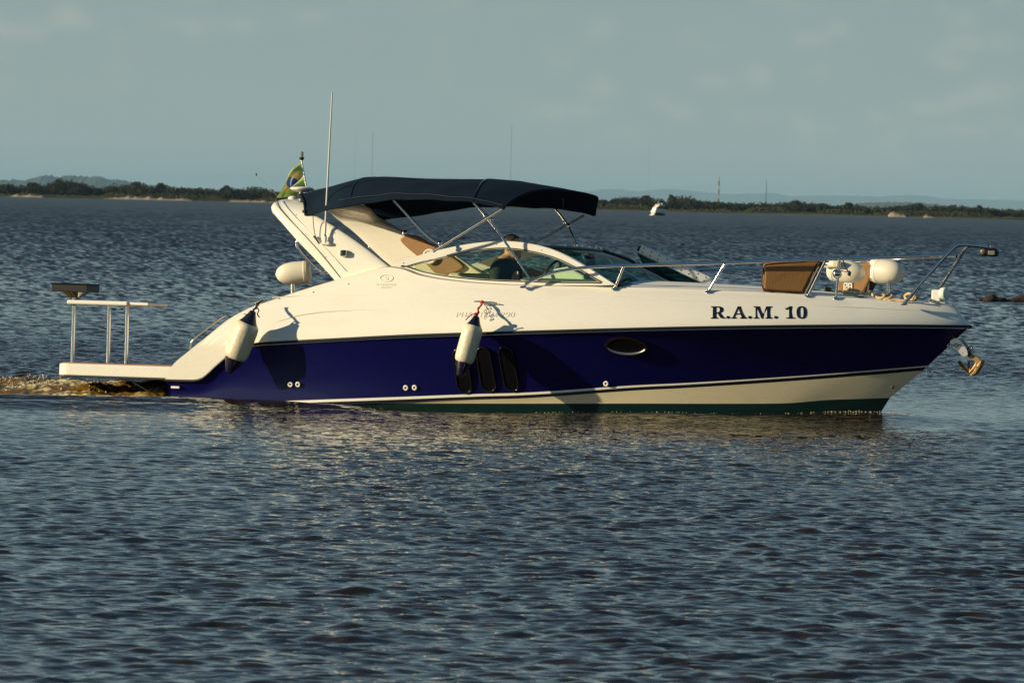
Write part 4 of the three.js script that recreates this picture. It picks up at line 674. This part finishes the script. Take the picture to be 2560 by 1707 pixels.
{ const pts = []; for (let k = 0; k < 40; k++) { const a = k / 40 * 2 * PI; pts.push(onS(966 + cos(a) * 16, 695.5 + sin(a) * 8.5, (x, y) => zSide(x, y) + 0.002)); } const e = add(topside, 'emblem_ring', tube(pts, 0.004, { n: 80, seg: 6, closed: true }), M.greyText); lettering('S', font, 962, 971, 699.5, 691.5, zSide, M.greyText, 'emblem_letter', 0.004); }
// ---- bow roller (the anchor itself is its own thing)
{
  const z0 = 0.05, pl = spl([[2378, 852], [2394, 845], [2402, 850], [2420, 876], [2421, 888], [2410, 891], [2396, 878], [2382, 868]].map(([u, v]) => P(u, v, z0)), 50, true);
  const ro = add(boat, 'anchor_roller', [panel(pl, () => 0.06, 0.012, { bevel: 0.003 }), panel(pl, () => -0.05, 0.012, { bevel: 0.003 })], M.alu);
  add(ro, 'roller_wheel', [rod(P(2412, 882, -0.05), P(2412, 882, 0.055), 0.02), rod(P(2400, 856, -0.05), P(2400, 856, 0.055), 0.008)], M.blackGloss);
  for (let k = 0; k < 4; k++) { const t = new THREE.TorusGeometry(0.017, 0.006, 6, 14); if (k % 2) t.rotateX(PI / 2 * 0.8); const p = P(2375 + k * 8, 864 - k * 0.5, 0.07); t.translate(p.x, p.y, p.z); add(ro, 'chain_link', t, M.steel); }
}
// ================================================================ THINGS CARRIED ON THE YACHT
{ // anchor hung from the bow roller
  const base = P(2425, 896, 0), t = boatThing('anchor', 'rusty golden plough anchor hanging from the bow roller', 'anchor', base);
  const sh = spl([[2414, 878], [2424, 876], [2434, 886], [2450, 895], [2456, 905], [2450, 920], [2436, 936], [2424, 933], [2436, 916], [2441, 906], [2430, 898], [2420, 890]].map(([u, v]) => P(u, v, 0)), 70, true);
  add(t, 'shank', panel(sh, () => 0.018, 0.036, { bevel: 0.005 }), M.bronze);
  const fl = (s, l) => { const p = l.map(([u, v, z]) => { const k = P(u, v, z); k.z *= s; return k; }); const g = new THREE.BufferGeometry(), q = []; for (let i = 1; i + 1 < p.length; i++) for (const k of [0, i, i + 1]) q.push(p[k].x, p[k].y, p[k].z); for (let i = 1; i + 1 < p.length; i++) for (const k of [0, i + 1, i]) q.push(p[k].x, p[k].y, p[k].z + 0.012 * s); g.setAttribute('position', new THREE.Float32BufferAttribute(q, 3)); g.computeVertexNormals(); return g; };
  const blade = [[2428, 938, 0.0], [2412, 925, 0.05], [2398, 910, 0.13], [2396, 902, 0.15], [2402, 901, 0.14], [2412, 912, 0.08], [2424, 930, 0.02]];
  add(t, 'fluke', fl(1, blade), M.bronze); add(t, 'fluke', fl(-1, blade), M.bronze);
  add(t, 'crown_plate', panel([[2430, 937], [2440, 927], [2452, 908], [2460, 900], [2456, 914], [2444, 934], [2434, 940]].map(([u, v]) => P(u, v, 0)), () => 0.05, 0.1, { bevel: 0.004 }), M.bronze);
  add(t, 'fluke_tip', rod(P(2388, 919, 0.04), P(2400, 925, 0.03), 0.008), M.steel);
  add(t, 'shackle', [tube([[2418, 876], [2426, 866], [2432, 865], [2430, 872], [2420, 882]].map(([u, v]) => P(u, v, 0.03)), 0.006, { n: 30, seg: 6 }), rbox(0.05, 0.04, 0.06, 0.01, P(2424, 884, 0))], M.blackGloss);
}
function fender(top, tip, zt, zb, r, lay, label) {
  const a = P(tip[0], tip[1], zb), b = P(top[0], top[1], zt), ax = b.clone().sub(a), L = ax.length(); ax.normalize();
  const t = boatThing('fender', label, 'fender', a, 'fenders hanging along the starboard side');
  const y1 = L * lay[0], y2 = L * lay[1];
  const prof = []; for (let k = 0; k <= 24; k++) { const s = k / 24, e = pow(1 - pow(abs(2 * s - 1), 5), 0.5); prof.push([r * (0.74 + 0.26 * e), lerp(y1, y2, s)]); }
  add(t, 'body', lathe(prof, a, ax, 36), M.fender);
  const cap0 = [[0, 0], [0.018, 0.004], [0.03, 0.02]]; for (let k = 0; k <= 8; k++) { const s = k / 8; cap0.push([lerp(0.034, r * 0.755, pow(s, 0.75)), lerp(0.03, y1, s)]); } cap0.push([r * 0.74, y1 + 0.004]);
  add(t, 'end_cap', lathe(cap0, a, ax, 30), M.fenderCap);
  const cap1 = [[r * 0.74, y2 - 0.004]]; for (let k = 0; k <= 8; k++) { const s = k / 8; cap1.push([lerp(r * 0.755, 0.036, pow(s, 0.8)), lerp(y2, L - 0.03, s)]); } cap1.push([0.03, L - 0.01], [0.0, L]);
  add(t, 'end_cap', lathe(cap1, a, ax, 30), M.fenderCap);
  for (let k = 0; k < 9; k++) { const g = k / 9 * 2 * PI, e1 = V(1, 0, 0).cross(ax).normalize(), e2 = ax.clone().cross(e1), q = (rad, y) => a.clone().addScaledVector(ax, y).addScaledVector(e1, cos(g) * rad).addScaledVector(e2, sin(g) * rad); if (k % 2) add(t, 'cap_rib', rod(q(0.03, 0.02), q(r * 0.74, y1 * 0.92), 0.004, 0.006, 6), M.fenderCap); }
  return t;
}
{
  const f1 = fender([633, 776], [570, 934], 1.56, 1.58, 0.122, [0.24, 0.80], 'large cream fender with navy ends hanging at the stern quarter');
  const c1 = [[633, 776], [639, 768], [645, 762], [650, 754], [655, 752]].map(([u, v], i) => P(u, v, [1.56, 1.5, 1.42, 1.36, 1.33][i]));
  add(f1, 'fender_rope', [tube(c1, 0.009, { n: 40, seg: 6 }), tube(c1.map((p, i) => p.clone().add(V(0.012 * sin(i * 2.1), 0.01 * cos(i * 3), 0.01))), 0.008, { n: 40, seg: 6 }), tube([[641, 768], [646, 775], [643, 786], [648, 793]].map(([u, v]) => P(u, v, 1.5)), 0.006, { n: 24, seg: 6 }), tube([[628, 783], [618, 786], [609, 785]].map(([u, v]) => P(u, v, 1.58)), 0.005, { n: 16, seg: 6 })], M.black);
  const f2 = fender([1192, 789], [1148, 943], 1.52, 1.60, 0.098, [0.24, 0.84], 'narrower cream fender tied with red cord beside the engine vents');
  const c2 = [[1190, 790], [1194, 782], [1197, 771], [1203, 762], [1206, 754]].map(([u, v], i) => P(u, v, [1.54, 1.5, 1.42, 1.34, 1.28][i]));
  add(f2, 'red_cord', [tube(c2, 0.008, { n: 40, seg: 6 }), tube(c2.map((p, i) => p.clone().add(V(0.014 * sin(i * 2.4), 0, 0.012 * cos(i * 2)))), 0.007, { n: 40, seg: 6 }), tube([[1190, 784], [1180, 786], [1172, 792], [1164, 800]].map(([u, v]) => P(u, v, 1.6)), 0.0055, { n: 24, seg: 6 }), ball(P(1205, 755, 1.28), 0.022, 1, 0.8, 1, 10), ball(P(1190, 786, 1.55), 0.02, 1, 1, 1, 10)], M.red);
  addAll(f2, 'chain_link', [...Array(5).keys()].map((k) => { const g = new THREE.TorusGeometry(0.013, 0.004, 6, 12); if (k % 2) g.rotateY(PI / 2); const p = P(1213 + (k % 2) * 4, 762 + k * 8, 1.24 + k * 0.03); g.translate(p.x, p.y, p.z); return g; }), M.steel);
}
{ // table and grill on the swim platform
  const zt = 0.55, yb = 909.5;
  const t = boatThing('platform_table', 'white narrow table on chrome legs on the swim platform', 'table', P(292, yb, zt));
  const mid = P(294, 759, zt), ln = P(192, 759, zt).distanceTo(P(345, 759, zt)), ln2 = P(346, 759, zt).distanceTo(P(396, 762, zt));
  const a = P(268, 758, zt), b = P(370, 761, zt);
  add(t, 'tabletop', rbox(ln, 0.044, 0.5, 0.018, a), M.white2); add(t, 'table_flap', rbox(ln2, 0.032, 0.46, 0.014, b, [0, 0, R(-0.8)]), M.white2);
  for (const [u0, u1] of [[272, 268.5], [317, 314]]) add(t, 'leg', rod(P(u1, yb, zt), P(u0, 764, zt), 0.021), M.steel);
  for (const [u, v] of [[285, 773], [304, 773]]) add(t, 'lock_screw', [rod(P(u - 6, v, zt), P(u + 4, v, zt), 0.006), ball(P(u, v, zt), 0.01, 1, 1, 1, 8)], M.black);
  const g = boatThing('grill', 'dark box grill on a chrome post at the platform end', 'grill', P(180, yb, 0.5));
  const c = P(187, 721, 0.5); add(g, 'grill_box', rbox(0.40, 0.072, 0.28, 0.008, c), std(lin(0.010, 0.008, 0.007), 0.35));
  add(g, 'grill_lid', rbox(0.415, 0.014, 0.295, 0.005, V(c.x, c.y + 0.043, c.z)), M.blackGloss);
  const pan = new THREE.CylinderGeometry(0.16, 0.065, 0.055, 4, 1); pan.rotateY(PI / 4); pan.scale(1, 1, 0.75); const q = P(186, 737.5, 0.5); pan.translate(q.x, q.y, q.z); add(g, 'drip_pan', pan, M.steel);
  add(g, 'post', rod(P(179.5, yb, 0.5), P(184, 744, 0.5), 0.022), M.steel); add(g, 'post_clamp', [rbox(0.05, 0.04, 0.05, 0.008, P(192, 752, 0.5)), rod(P(183, 756, 0.5), P(183.6, 764, 0.5), 0.027)], M.blackGloss);
}
{ // brown upholstered panels leaning on the bow rail
  const z1 = 0.80, t1 = boatThing('backrest_panel', 'large brown upholstered panel leaning on the near bow rail', 'backrest', P(1960, 732, z1), 'brown upholstered panels on the foredeck');
  const zf = (x, y) => max(0.4, min(0.95, B(x) - 0.31));
  const p1 = [[1906, 660], [1916, 656], [1985, 651], [2058, 650], [2048, 668], [2014, 735], [1960, 733], [1903, 728]].map(([u, v]) => onS(u, v, zf));
  add(t1, 'board', panel(p1, (x, y) => zf(x, y) - 0.03, 0.03, { bevel: 0.008 }), M.tan); const inr = [[1912, 665], [1922, 661], [1985, 656], [2048, 655], [2039, 672], [2009, 730], [1960, 728], [1909, 723]].map(([u, v]) => onS(u, v, zf));
  const pad = add(t1, 'padding', panel(inr, zf, 0.05, { bevel: 0.018 }), M.brown); add(pad, 'piping', tube(inr.map((p) => V(p.x, p.y, zf(p.x, p.y) - 0.008)), 0.006, { n: 120, seg: 6, closed: true }), M.black);
  const e = [[2056, 656], [2016, 736]].map(([u, v]) => onS(u, v, (x, y) => zf(x, y) + 0.02)); add(t1, 'edge_strap', rod(e[0], e[1], 0.022), M.black);
  const z2 = -0.42, t2 = boatThing('backrest_panel', 'smaller tan upholstered panel with a white mark behind the bow pods', 'backrest', P(2130, 728, z2), 'brown upholstered panels on the foredeck');
  const p2 = [[2092, 700], [2140, 664], [2153, 657], [2184, 656], [2188, 668], [2176, 700], [2160, 730], [2095, 728]].map(([u, v]) => P(u, v, z2));
  add(t2, 'padding', panel(p2, () => z2, 0.06, { bevel: 0.018 }), M.tan);
  const ln = (l) => tube(l.map(([u, v]) => P(u, v, z2 + 0.004)), 0.008, { n: 20, seg: 5 });
  addAll(t2, 'white_mark', [ln([[2112, 725], [2113, 709], [2119, 709], [2118, 716], [2113, 717], [2120, 725]]), ln([[2122, 724], [2124, 710], [2130, 710], [2131, 724]]), ln([[2122, 717], [2131, 716]]), ln([[2112, 709], [2132, 708]])], M.white2);
  const dk = [[2176, 700], [2192, 704], [2180, 730], [2162, 730]].map(([u, v]) => P(u, v, z2 - 0.05)); add(t2, 'side_flap', panel(dk, () => z2 - 0.05, 0.03, { bevel: 0.005 }), std(lin(0.03, 0.015, 0.006), 0.7));
}
{ // mooring rope coiled on the foredeck
  const b = P(2200, 748, 0.12), t = boatThing('mooring_rope', 'cream mooring rope lying in loose coils on the foredeck', 'rope', b);
  const dk = (u, v, z) => P(u, v, z);
  const a = spl([[2110, 730, 0.2], [2120, 737, 0.25], [2138, 738, 0.22], [2152, 731, 0.2], [2166, 735, 0.2], [2176, 729, 0.2], [2184, 738, 0.22], [2192, 742, 0.24], [2200, 745, 0.25], [2212, 742, 0.25], [2208, 736, 0.15], [2200, 740, 0.12], [2214, 748, 0.25], [2228, 744, 0.24], [2230, 738, 0.14], [2216, 736, 0.10], [2222, 751, 0.25], [2240, 750, 0.24], [2262, 752, 0.24], [2275, 747, 0.22], [2282, 738, 0.2], [2272, 734, 0.16], [2264, 740, 0.14], [2270, 749, 0.2], [2284, 748, 0.22], [2288, 737, 0.18], [2290, 750, 0.22]].map(([u, v, z]) => dk(u, v, z)), 260);
  add(t, 'rope_length', tube(a, 0.0145, { n: 420, seg: 8 }), M.rope);
  const hb = spl([[2112, 727, 0.1], [2130, 724, 0.12], [2150, 729, 0.15], [2140, 735, 0.2], [2122, 733, 0.2]].map(([u, v, z]) => dk(u, v, z)), 60, true); add(t, 'rope_coil', tube(hb, 0.013, { n: 100, seg: 8, closed: true }), M.rope);
  addAll(boat, 'deck_fitting', [rbox(0.10, 0.02, 0.06, 0.006, P(2148, 743, 0.28)), rbox(0.06, 0.05, 0.05, 0.01, P(2072, 724, -0.3))], M.blackGloss);
}
{ // flag on its raked staff above the arch
  const z = 0.30, base = P(769, 490, z), t = boatThing('flag', 'faded green flag with a yellow diamond and blue disc on a raked staff', 'flag', base);
  const cv = document.createElement('canvas'); cv.width = 512; cv.height = 320; const c = cv.getContext('2d');
  c.fillStyle = '#a2c070'; c.fillRect(0, 0, 512, 320); c.fillStyle = '#e2c276'; c.beginPath(); c.moveTo(60, 160); c.lineTo(256, 35); c.lineTo(452, 160); c.lineTo(256, 285); c.closePath(); c.fill();
  c.fillStyle = '#3566b4'; c.beginPath(); c.arc(256, 160, 76, 0, 7); c.fill(); c.strokeStyle = '#f0ece0'; c.lineWidth = 15; c.beginPath(); c.arc(200, 330, 190, -1.95, -0.75); c.save(); c.clip(); c.restore(); c.beginPath(); c.arc(222, 290, 150, -1.92, -0.72); c.stroke();
  c.fillStyle = '#e8e4d8'; c.fillRect(14, 225, 40, 30);
  const tx = new THREE.CanvasTexture(cv); tx.colorSpace = THREE.SRGBColorSpace;
  const T = P(752, 403, z), Bm = P(766, 463, z), F1 = P(697, 495, z), F2 = P(728, 491, z);
  const g = grid(40, 26, (s, q) => { const top = T.clone().lerp(F1, s).add(V(-0.03 * sin(PI * s), 0, 0)), bot = Bm.clone().lerp(F2, s), p = top.lerp(bot, q); p.z += (0.035 * sin(s * 7 + q * 5) + 0.05 * sin(q * 11 + s * 2)) * smooth(0, 0.25, s); p.x += 0.012 * sin(q * 12 + s * 3) * s; return Object.assign(p, { s, t: 1 - pow(q, 0.5) }); });
  add(t, 'flag_cloth', g, std(lin(1, 1, 1), 0.85, { map: tx, side: THREE.DoubleSide, transmission: 0.25, thickness: 0 }));
  add(t, 'staff', rod(P(770, 492, z), P(753, 400, z), 0.008), M.steel); add(t, 'staff_light', lathe([[0.008, 0], [0.022, 0.01], [0.024, 0.022], [0.017, 0.026], [0.019, 0.075], [0.012, 0.083], [0, 0.085]], P(753.5, 400, z), V(-0.02, 1, 0), 20), M.lensGlass); const cl = P(753.5, 397, z); add(t, 'light_collar', lathe([[0, -0.015], [0.014, -0.014], [0.025, 0.004], [0.025, 0.016], [0, 0.018]], cl, V(0, 1, 0), 20), M.black);
}
{ // the man at the helm
  const z = 0.42, J = (u, v, dz = 0) => P(u, v, z + dz), base = J(1262, 742);
  const t = boatThing('person', 'person in a dark T-shirt at the helm behind the side window, looking ahead', 'person', base);
  const pel = J(1258, 742), wa = J(1258, 722), ch = J(1262, 692), uc = J(1263, 681), nk0 = J(1266, 660), nk1 = J(1272, 640), shN = J(1244, 681, 0.185), shF = J(1284, 678, -0.185), elN = J(1240, 712, 0.25), haN = J(1268, 726, 0.24), elF = J(1327, 682, -0.20), wrF = J(1354, 686, -0.07), hip1 = J(1252, 744, 0.09), hip2 = J(1266, 746, -0.09), kn1 = J(1352, 752, 0.12), kn2 = J(1362, 752, -0.12), ft1 = J(1352, 850, 0.12), ft2 = J(1362, 850, -0.12);
  const ellip = (x, y, w, c, a, b, d) => { const k = hypot((x - c.x) / a, (y - c.y) / b, (w - c.z) / d); return (k - 1) * min(a, b, d); };
  const torso = (x, y, w) => { let d = ellip(x, y, w, ch, 0.125, 0.22, 0.185); d = smin(d, ellip(x, y, w, uc, 0.105, 0.085, 0.19), 0.05); d = smin(d, ellip(x, y, w, wa, 0.12, 0.16, 0.16), 0.05); d = smin(d, capsule(x, y, w, nk0, nk1, 0.060, 0.052), 0.018); for (const [s, e] of [[shN, elN], [shF, elF]]) { d = smin(d, capsule(x, y, w, uc.clone().lerp(s, 0.5), s, 0.07, 0.066), 0.04); d = smin(d, capsule(x, y, w, s, e, 0.062, 0.046), 0.03); } d = smin(d, capsule(x, y, w, elF, wrF, 0.045, 0.030), 0.015); d = smin(d, capsule(x, y, w, elN, haN, 0.045, 0.030), 0.015); for (const [h, k, f] of [[hip1, kn1, ft1], [hip2, kn2, ft2]]) { d = smin(d, capsule(x, y, w, h, k, 0.092, 0.062), 0.04); d = smin(d, capsule(x, y, w, k, f, 0.06, 0.04), 0.03); } return d; };
  const hd = J(1281, 618), k = 0.0039; // head: 1 unit = the photograph's pixel
  const head = (x, y, w) => { const X = (x - hd.x) / k, Y = (y - hd.y) / k, Z = (w - hd.z) / k; const e = (cx, cy, cz, a, b, d) => { const q = hypot((X - cx) / a, (Y - cy) / b, (Z - cz) / d); return (q - 1) * min(a, b, d); };
    let d = e(-2, 6, 0, 23, 23, 19); d = smin(d, e(9, -13, 0, 14, 16, 13.5), 6); d = smin(d, e(17, -24, 0, 6, 6, 7), 4);
    d = smin(d, capsule(X, Y, Z, V(20, 2, 0), V(26.5, -8, 0), 1.6, 3.4), 2.5); d = smin(d, e(20, 6, 0, 4, 2.5, 11), 3);
    d = smin(d, e(20.5, -15.5, 0, 3.6, 1.8, 5.5), 1.2); d = smin(d, e(20.2, -18.5, 0, 3.4, 1.8, 5), 1.2);
    for (const s of [-1, 1]) { d = max(d, -e(23.5, 1.2, s * 7.5, 3.2, 2.6, 4)); d = smin(d, e(18.7, 1.2, s * 7.5, 2.6, 2.2, 3), 0.6); d = smin(d, e(-3, -2, s * 19, 4.6, 7.5, 2.6), 1.0); }
    d = smin(d, capsule(X, Y, Z, V(-6, -16, 0), V(-10, -32, 0), 13, 12.5), 5); return d * k; };
  // fingers of the far hand, closed round the wheel rim
  const palm = J(1361, 687, -0.03), fingers = [];
  for (let i = 0; i < 4; i++) { const o = V(0.012, 0.028 - i * 0.019, 0.0), r = palm.clone().add(o), l = [0.036, 0.04, 0.037, 0.03][i]; fingers.push([r, r.clone().add(V(l, 0.006, 0.012))], [r.clone().add(V(l, 0.006, 0.012)), r.clone().add(V(l + 0.012, -0.012, 0.036))], [r.clone().add(V(l + 0.012, -0.012, 0.036)), r.clone().add(V(l - 0.006, -0.026, 0.05))]); }
  const th = palm.clone().add(V(-0.006, 0.034, 0.012)); fingers.push([th, th.clone().add(V(0.022, 0.02, 0.02))], [th.clone().add(V(0.022, 0.02, 0.02)), th.clone().add(V(0.046, 0.016, 0.03))]);
  const hand = (x, y, w) => { let d = capsule(x, y, w, wrF, palm, 0.028, 0.036); for (const [a, b] of fingers) d = smin(d, capsule(x, y, w, a, b, 0.0095, 0.0085), 0.004); return d; };
  const all = new THREE.Box3().setFromPoints([pel, shN, shF, elN, elF, wrF, haN, kn1, kn2, ft1, ft2, nk1]).expandByScalar(0.16);
  const bg = nets(torso, all.min.toArray(), all.max.toArray(), 0.014), hg = nets(head, [hd.x - 0.15, hd.y - 0.17, hd.z - 0.11], [hd.x + 0.15, hd.y + 0.15, hd.z + 0.11], 0.0045), ag = nets(hand, [palm.x - 0.09, palm.y - 0.08, palm.z - 0.14], [palm.x + 0.12, palm.y + 0.1, palm.z + 0.1], 0.005);
  const bodyGeo = merge([bg, hg, ag]); const bodyMesh = add(t, 'body', bodyGeo, M.skin);
  // T-shirt: the same surface a centimetre out, cut at neckline, sleeve and waist
  const shirtF = (x, y, w) => { let d = torso(x, y, w) - 0.011; d = max(d, y - (nk0.y + 0.055)); d = max(d, pel.y - 0.04 - y); d = max(d, -(capsule(x, y, w, nk0, nk1, 0.058, 0.072))); d = max(d, (x - lerp(shF.x, elF.x, 0.62)) * 0.9 + (y - elF.y) * -0.2); d = max(d, -capsule(x, y, w, elN.clone().lerp(haN, 0.5), haN, 0.07, 0.07)); return d; };
  const tb = new THREE.Box3().setFromPoints([pel, shN, shF, elN, elF]).expandByScalar(0.16); add(t, 'shirt', nets(shirtF, tb.min.toArray(), tb.max.toArray(), 0.013), M.shirt);
  const pantsF = (x, y, w) => { let d = torso(x, y, w) - 0.012; return max(d, y - (pel.y + 0.0)); }; const pb = new THREE.Box3().setFromPoints([pel, kn1, kn2, ft1, ft2]).expandByScalar(0.16); add(t, 'trousers', nets(pantsF, pb.min.toArray(), pb.max.toArray(), 0.016), M.pants);
  const hairF = (x, y, w) => { const X = (x - hd.x) / k, Y = (y - hd.y) / k, Z = (w - hd.z) / k; let d = head(x, y, w) / k - 2.6 - 2.2 * (fbm(X * 0.22 + 9, Y * 0.22 + Z * 0.2, 3) - 0.3); d = max(d, -(Y - 9) * 0.8 + (X + 2) * 0.75 > 0 ? (-(Y - 9) * 0.8 + (X + 2) * 0.75) * 0.7 : -9); d = max(d, -22 - Y); if (abs(Z) > 14) d = max(d, -Y - 4 + (X < -6 ? 10 : 0)); return d * k; };
  add(t, 'hair', nets(hairF, [hd.x - 0.17, hd.y - 0.15, hd.z - 0.13], [hd.x + 0.16, hd.y + 0.17, hd.z + 0.13], 0.006), M.hair);
  for (const s of [-1, 1]) add(t, 'eye', ball(V(hd.x + 19.6 * k, hd.y + 1.2 * k, hd.z + s * 7.5 * k), 0.0105, 1, 1, 1, 10), std(lin(0.05, 0.03, 0.025), 0.2));
  const lg = J(1289, 682, 0.13); add(t, 'shirt_print', rbox(0.012, 0.028, 0.006, 0.002, V(lg.x + 0.03, lg.y, lg.z + 0.02)), M.white2);
}
// ================================================================ FOAM, FAR BOAT, DRIFTWOOD
{ // brown water thrown up behind the stern
  const hC = (X, q) => { const on = smooth(-2.75, -3.3, X) * lerp(1, 0.55, smooth(-4.5, -9, X)), w = 1.12 + 0.05 * (-X - 3), e = 1 - pow(abs(q / w), 3); const n = fbm(X * 2.6 + 4, q * 3.1, 4), r = 1 - abs(2 * fbm(X * 8.1 + 1, q * 9.3 + 9, 4) - 1); return on * (max(-0.2, e) * (0.055 + 0.19 * (n - 0.28)) + (0.045 * (r - 0.75) + 0.016 * (noise2(X * 31, q * 31) - 0.5)) * smooth(-0.1, 0.35, e)) - 0.10 * (1 - smooth(-0.05, 0.25, e)) - 0.15 * (1 - on); };
  const g = grid(420, 150, (s, t) => { const X = lerp(-2.7, -12.5, s), q = lerp(-1.7, 1.7, t), w = V(X, 0, q).applyQuaternion(boatQ); return { x: w.x, y: hC(X, q), z: w.z, s: X / 1.5, t: q / 1.5 }; });
  const fm = noiseTex(1024, (x, y) => { const r = 1 - abs(2 * pn(x, y, 9) - 1), f = smooth(0.70, 0.93, r) * smooth(0.42, 0.62, pn(x + 0.37, y, 4)), d = 0.75 + 0.5 * pn(x, y, 16); return [lerp(0.44 * d, 0.84, f), lerp(0.335 * d, 0.77, f), lerp(0.14 * d, 0.56, f)]; }, [1, 1], true);
  const m = new THREE.Mesh(g, std(lin(1, 1, 1), 0.28, { map: fm, ior: 1.33 })); m.name = 'churned_water'; m.castShadow = m.receiveShadow = true; reg(m, 'golden brown churned water and foam behind the stern', 'foam', null, 'stuff'); scene.add(m);
  const drop = new THREE.IcosahedronGeometry(1, 1), list = [];
  for (let k = 0; k < 9000; k++) { const X = -3.1 - pow(rnd(), 1.2) * 6.5, q = (rnd() + rnd() - 1) * 1.1; const n = fbm(X * 4 + 2, q * 4.4, 4); if (n < 0.5 + 0.12 * rnd()) continue; const w = V(X, 0, q).applyQuaternion(boatQ); list.push([V(w.x, hC(X, q) + 0.002 + 0.035 * pow(rnd(), 6), w.z), rr(0.0025, 0.0085)]); }
  for (let k = 0; k < 150; k++) { const X = 3.95 + rr(-0.95, 0.25), q = rr(0.02, 0.22) * (X < 3.9 ? 1 + (3.9 - X) * 1.0 : 0.5); const w = V(X, 0, q).applyQuaternion(boatQ); list.push([V(w.x, waveH(w.x, w.z, 0.06) + wakeH(w.x, w.z) + 0.012 * pow(rnd(), 3), w.z), rr(0.002, 0.005)]); }
  for (let k = 0; k < 140; k++) { const X = rr(-3.0, 3.6), w = V(X, 0, CB(X, rowC.X1) * 0.96 + 0.02).applyQuaternion(boatQ); list.push([V(w.x, waveH(w.x, w.z, 0.06) + wakeH(w.x, w.z) + 0.004, w.z), rr(0.0015, 0.0045)]); }
  const im = new THREE.InstancedMesh(drop, std(lin(0.62, 0.54, 0.38), 0.3), list.length); list.forEach(([p, r], i) => { Q.setFromEuler(E.set(rnd() * 6, rnd() * 6, rnd() * 6)); im.setMatrixAt(i, M4.compose(p, Q, V(r * rr(0.6, 1.8), r * 0.7, r * rr(0.6, 1.6)))); });
  im.name = 'spray'; im.castShadow = im.receiveShadow = true; reg(im, 'flecks of white foam and spray along the hull and in the wake', 'foam', null, 'stuff'); scene.add(im);
}
{ // small cruiser lying far off in front of the right shore
  const d = 1620, b = Wd(1646, vh(1646), d); b.y = 0; const t = worldThing('far_cruiser', 'small white and navy cabin cruiser far off near the right shore', 'cruiser', b);
  const S = d / FOC; // metres per pixel there
  const C = (x, y, z = 0) => V(b.x + x * 1.42 * S, b.y + y * S, b.z + z * S);
  t.rotation.y = R(44);
  // hull lofted from stern (left, nearer) to bow (right): half sections
  const hullAt = (s, q) => { const hw = 9 * pow(max(0, 1 - pow(s, 2.6)), 0.7), y = lerp(-2, lerp(9.5, 12.5, s * 0.4) - 7 * s * s, q), w = lerp(0.7, 1, q); return [lerp(-10.5, 19 - 3 * (1 - q), s), y, hw * w]; };
  const side = (q0, q1, sg) => grid(20, 4, (s, q) => { const [x, y, w] = hullAt(s, lerp(q0, q1, q)); return C(x, y, sg * w); });
  add(t, 'hull', [side(0, 0.76, 1), side(0, 0.76, -1)], M.blackGloss); add(t, 'topside', [side(0.76, 1, 1), side(0.76, 1, -1), grid(20, 2, (s, q) => { const [x, y, w] = hullAt(s, 1); return C(x, y, lerp(w, -w, q)); })], M.white);
  addAll(t, 'transom', [rbox(4 * S, 7 * S, 16 * S, 1.2 * S, C(-11.5, 9, 0)), rbox(5 * S, 5 * S, 12 * S, 1 * S, C(-12, 2, 0))], M.white);
  const cab = panel([[-11, 11], [-10, 18], [-3, 25], [12, 26], [14, 22], [17, 9], [0, 10]].map(([x, y]) => C(x, y)), () => b.z + 7 * S, 14 * S, { bevel: 0.6 * S }); add(t, 'cabin', cab, M.white2);
  add(t, 'side_glass', panel([[-7, 17], [-3, 23], [10, 23.6], [8, 17]].map(([x, y]) => C(x, y)), () => b.z + 7.6 * S, 1 * S, { bevel: 0 }), M.blackGloss); add(t, 'front_glass', panel([[11, 23.6], [14, 23], [15.6, 15], [9, 16]].map(([x, y]) => C(x, y)), () => b.z + 7.5 * S, 1 * S, { bevel: 0 }), M.tint);
  add(t, 'roof', rbox(20 * S, 1.6 * S, 16 * S, 0.7 * S, C(4, 26.5)), M.white2); for (const x of [2, 9]) add(t, 'dome', ball(C(x, 29), 1.8 * S, 1, 1.2, 1, 10), M.white2);
  add(t, 'whip_aerial', rod(C(-3, 24), C(1, 40), 0.3 * S, 0.2 * S, 6), M.white2); add(t, 'swim_platform', rbox(6 * S, 2 * S, 12 * S, 0.6 * S, C(-15, 1)), M.white2);
}
{ // driftwood at the right edge
  const d = 164, b = Wd(2520, 752, d); b.y = 0; const t = worldThing('driftwood', 'dark brown driftwood log afloat at the right edge', 'driftwood', b), S = d / FOC, q = (x, y, z) => V(b.x + x * S, y * S, b.z + z * S);
  const rough = (g, a, f) => { const p = g.attributes.position; for (let i = 0; i < p.count; i++) { const x = p.getX(i), y = p.getY(i), z = p.getZ(i), n = (fbm(x * f + z * 3, y * f, 4) - 0.5) * a; p.setXYZ(i, x + n, y + n * 1.2, z + n); } g.computeVertexNormals(); return g; };
  const bark = std(lin(0.026, 0.013, 0.008), 0.9);
  add(t, 'log', rough(tube([q(-74, -4, 0), q(-55, 3, 0), q(-40, 8, 4), q(-20, 2, 2), q(0, -2, 0), q(25, 5, -2), q(60, 8, 0), q(110, 6, 4)], 10 * S, { n: 120, seg: 14, taper: (s) => 0.5 + 0.6 * sin(PI * clamp(s * 1.2, 0.05, 0.8)) }), 0.10, 6), bark);
  add(t, 'root_stump', rough(ball(q(-42, 6, 3), 13 * S, 1.3, 0.9, 1, 24), 0.10, 8), bark); add(t, 'twig', tube([q(-76, 4, 0), q(-80, 14, 0), q(-87, 25, 0)], 1.1 * S, { n: 14, seg: 5 }), bark);
}
renderer.render(scene, camera);
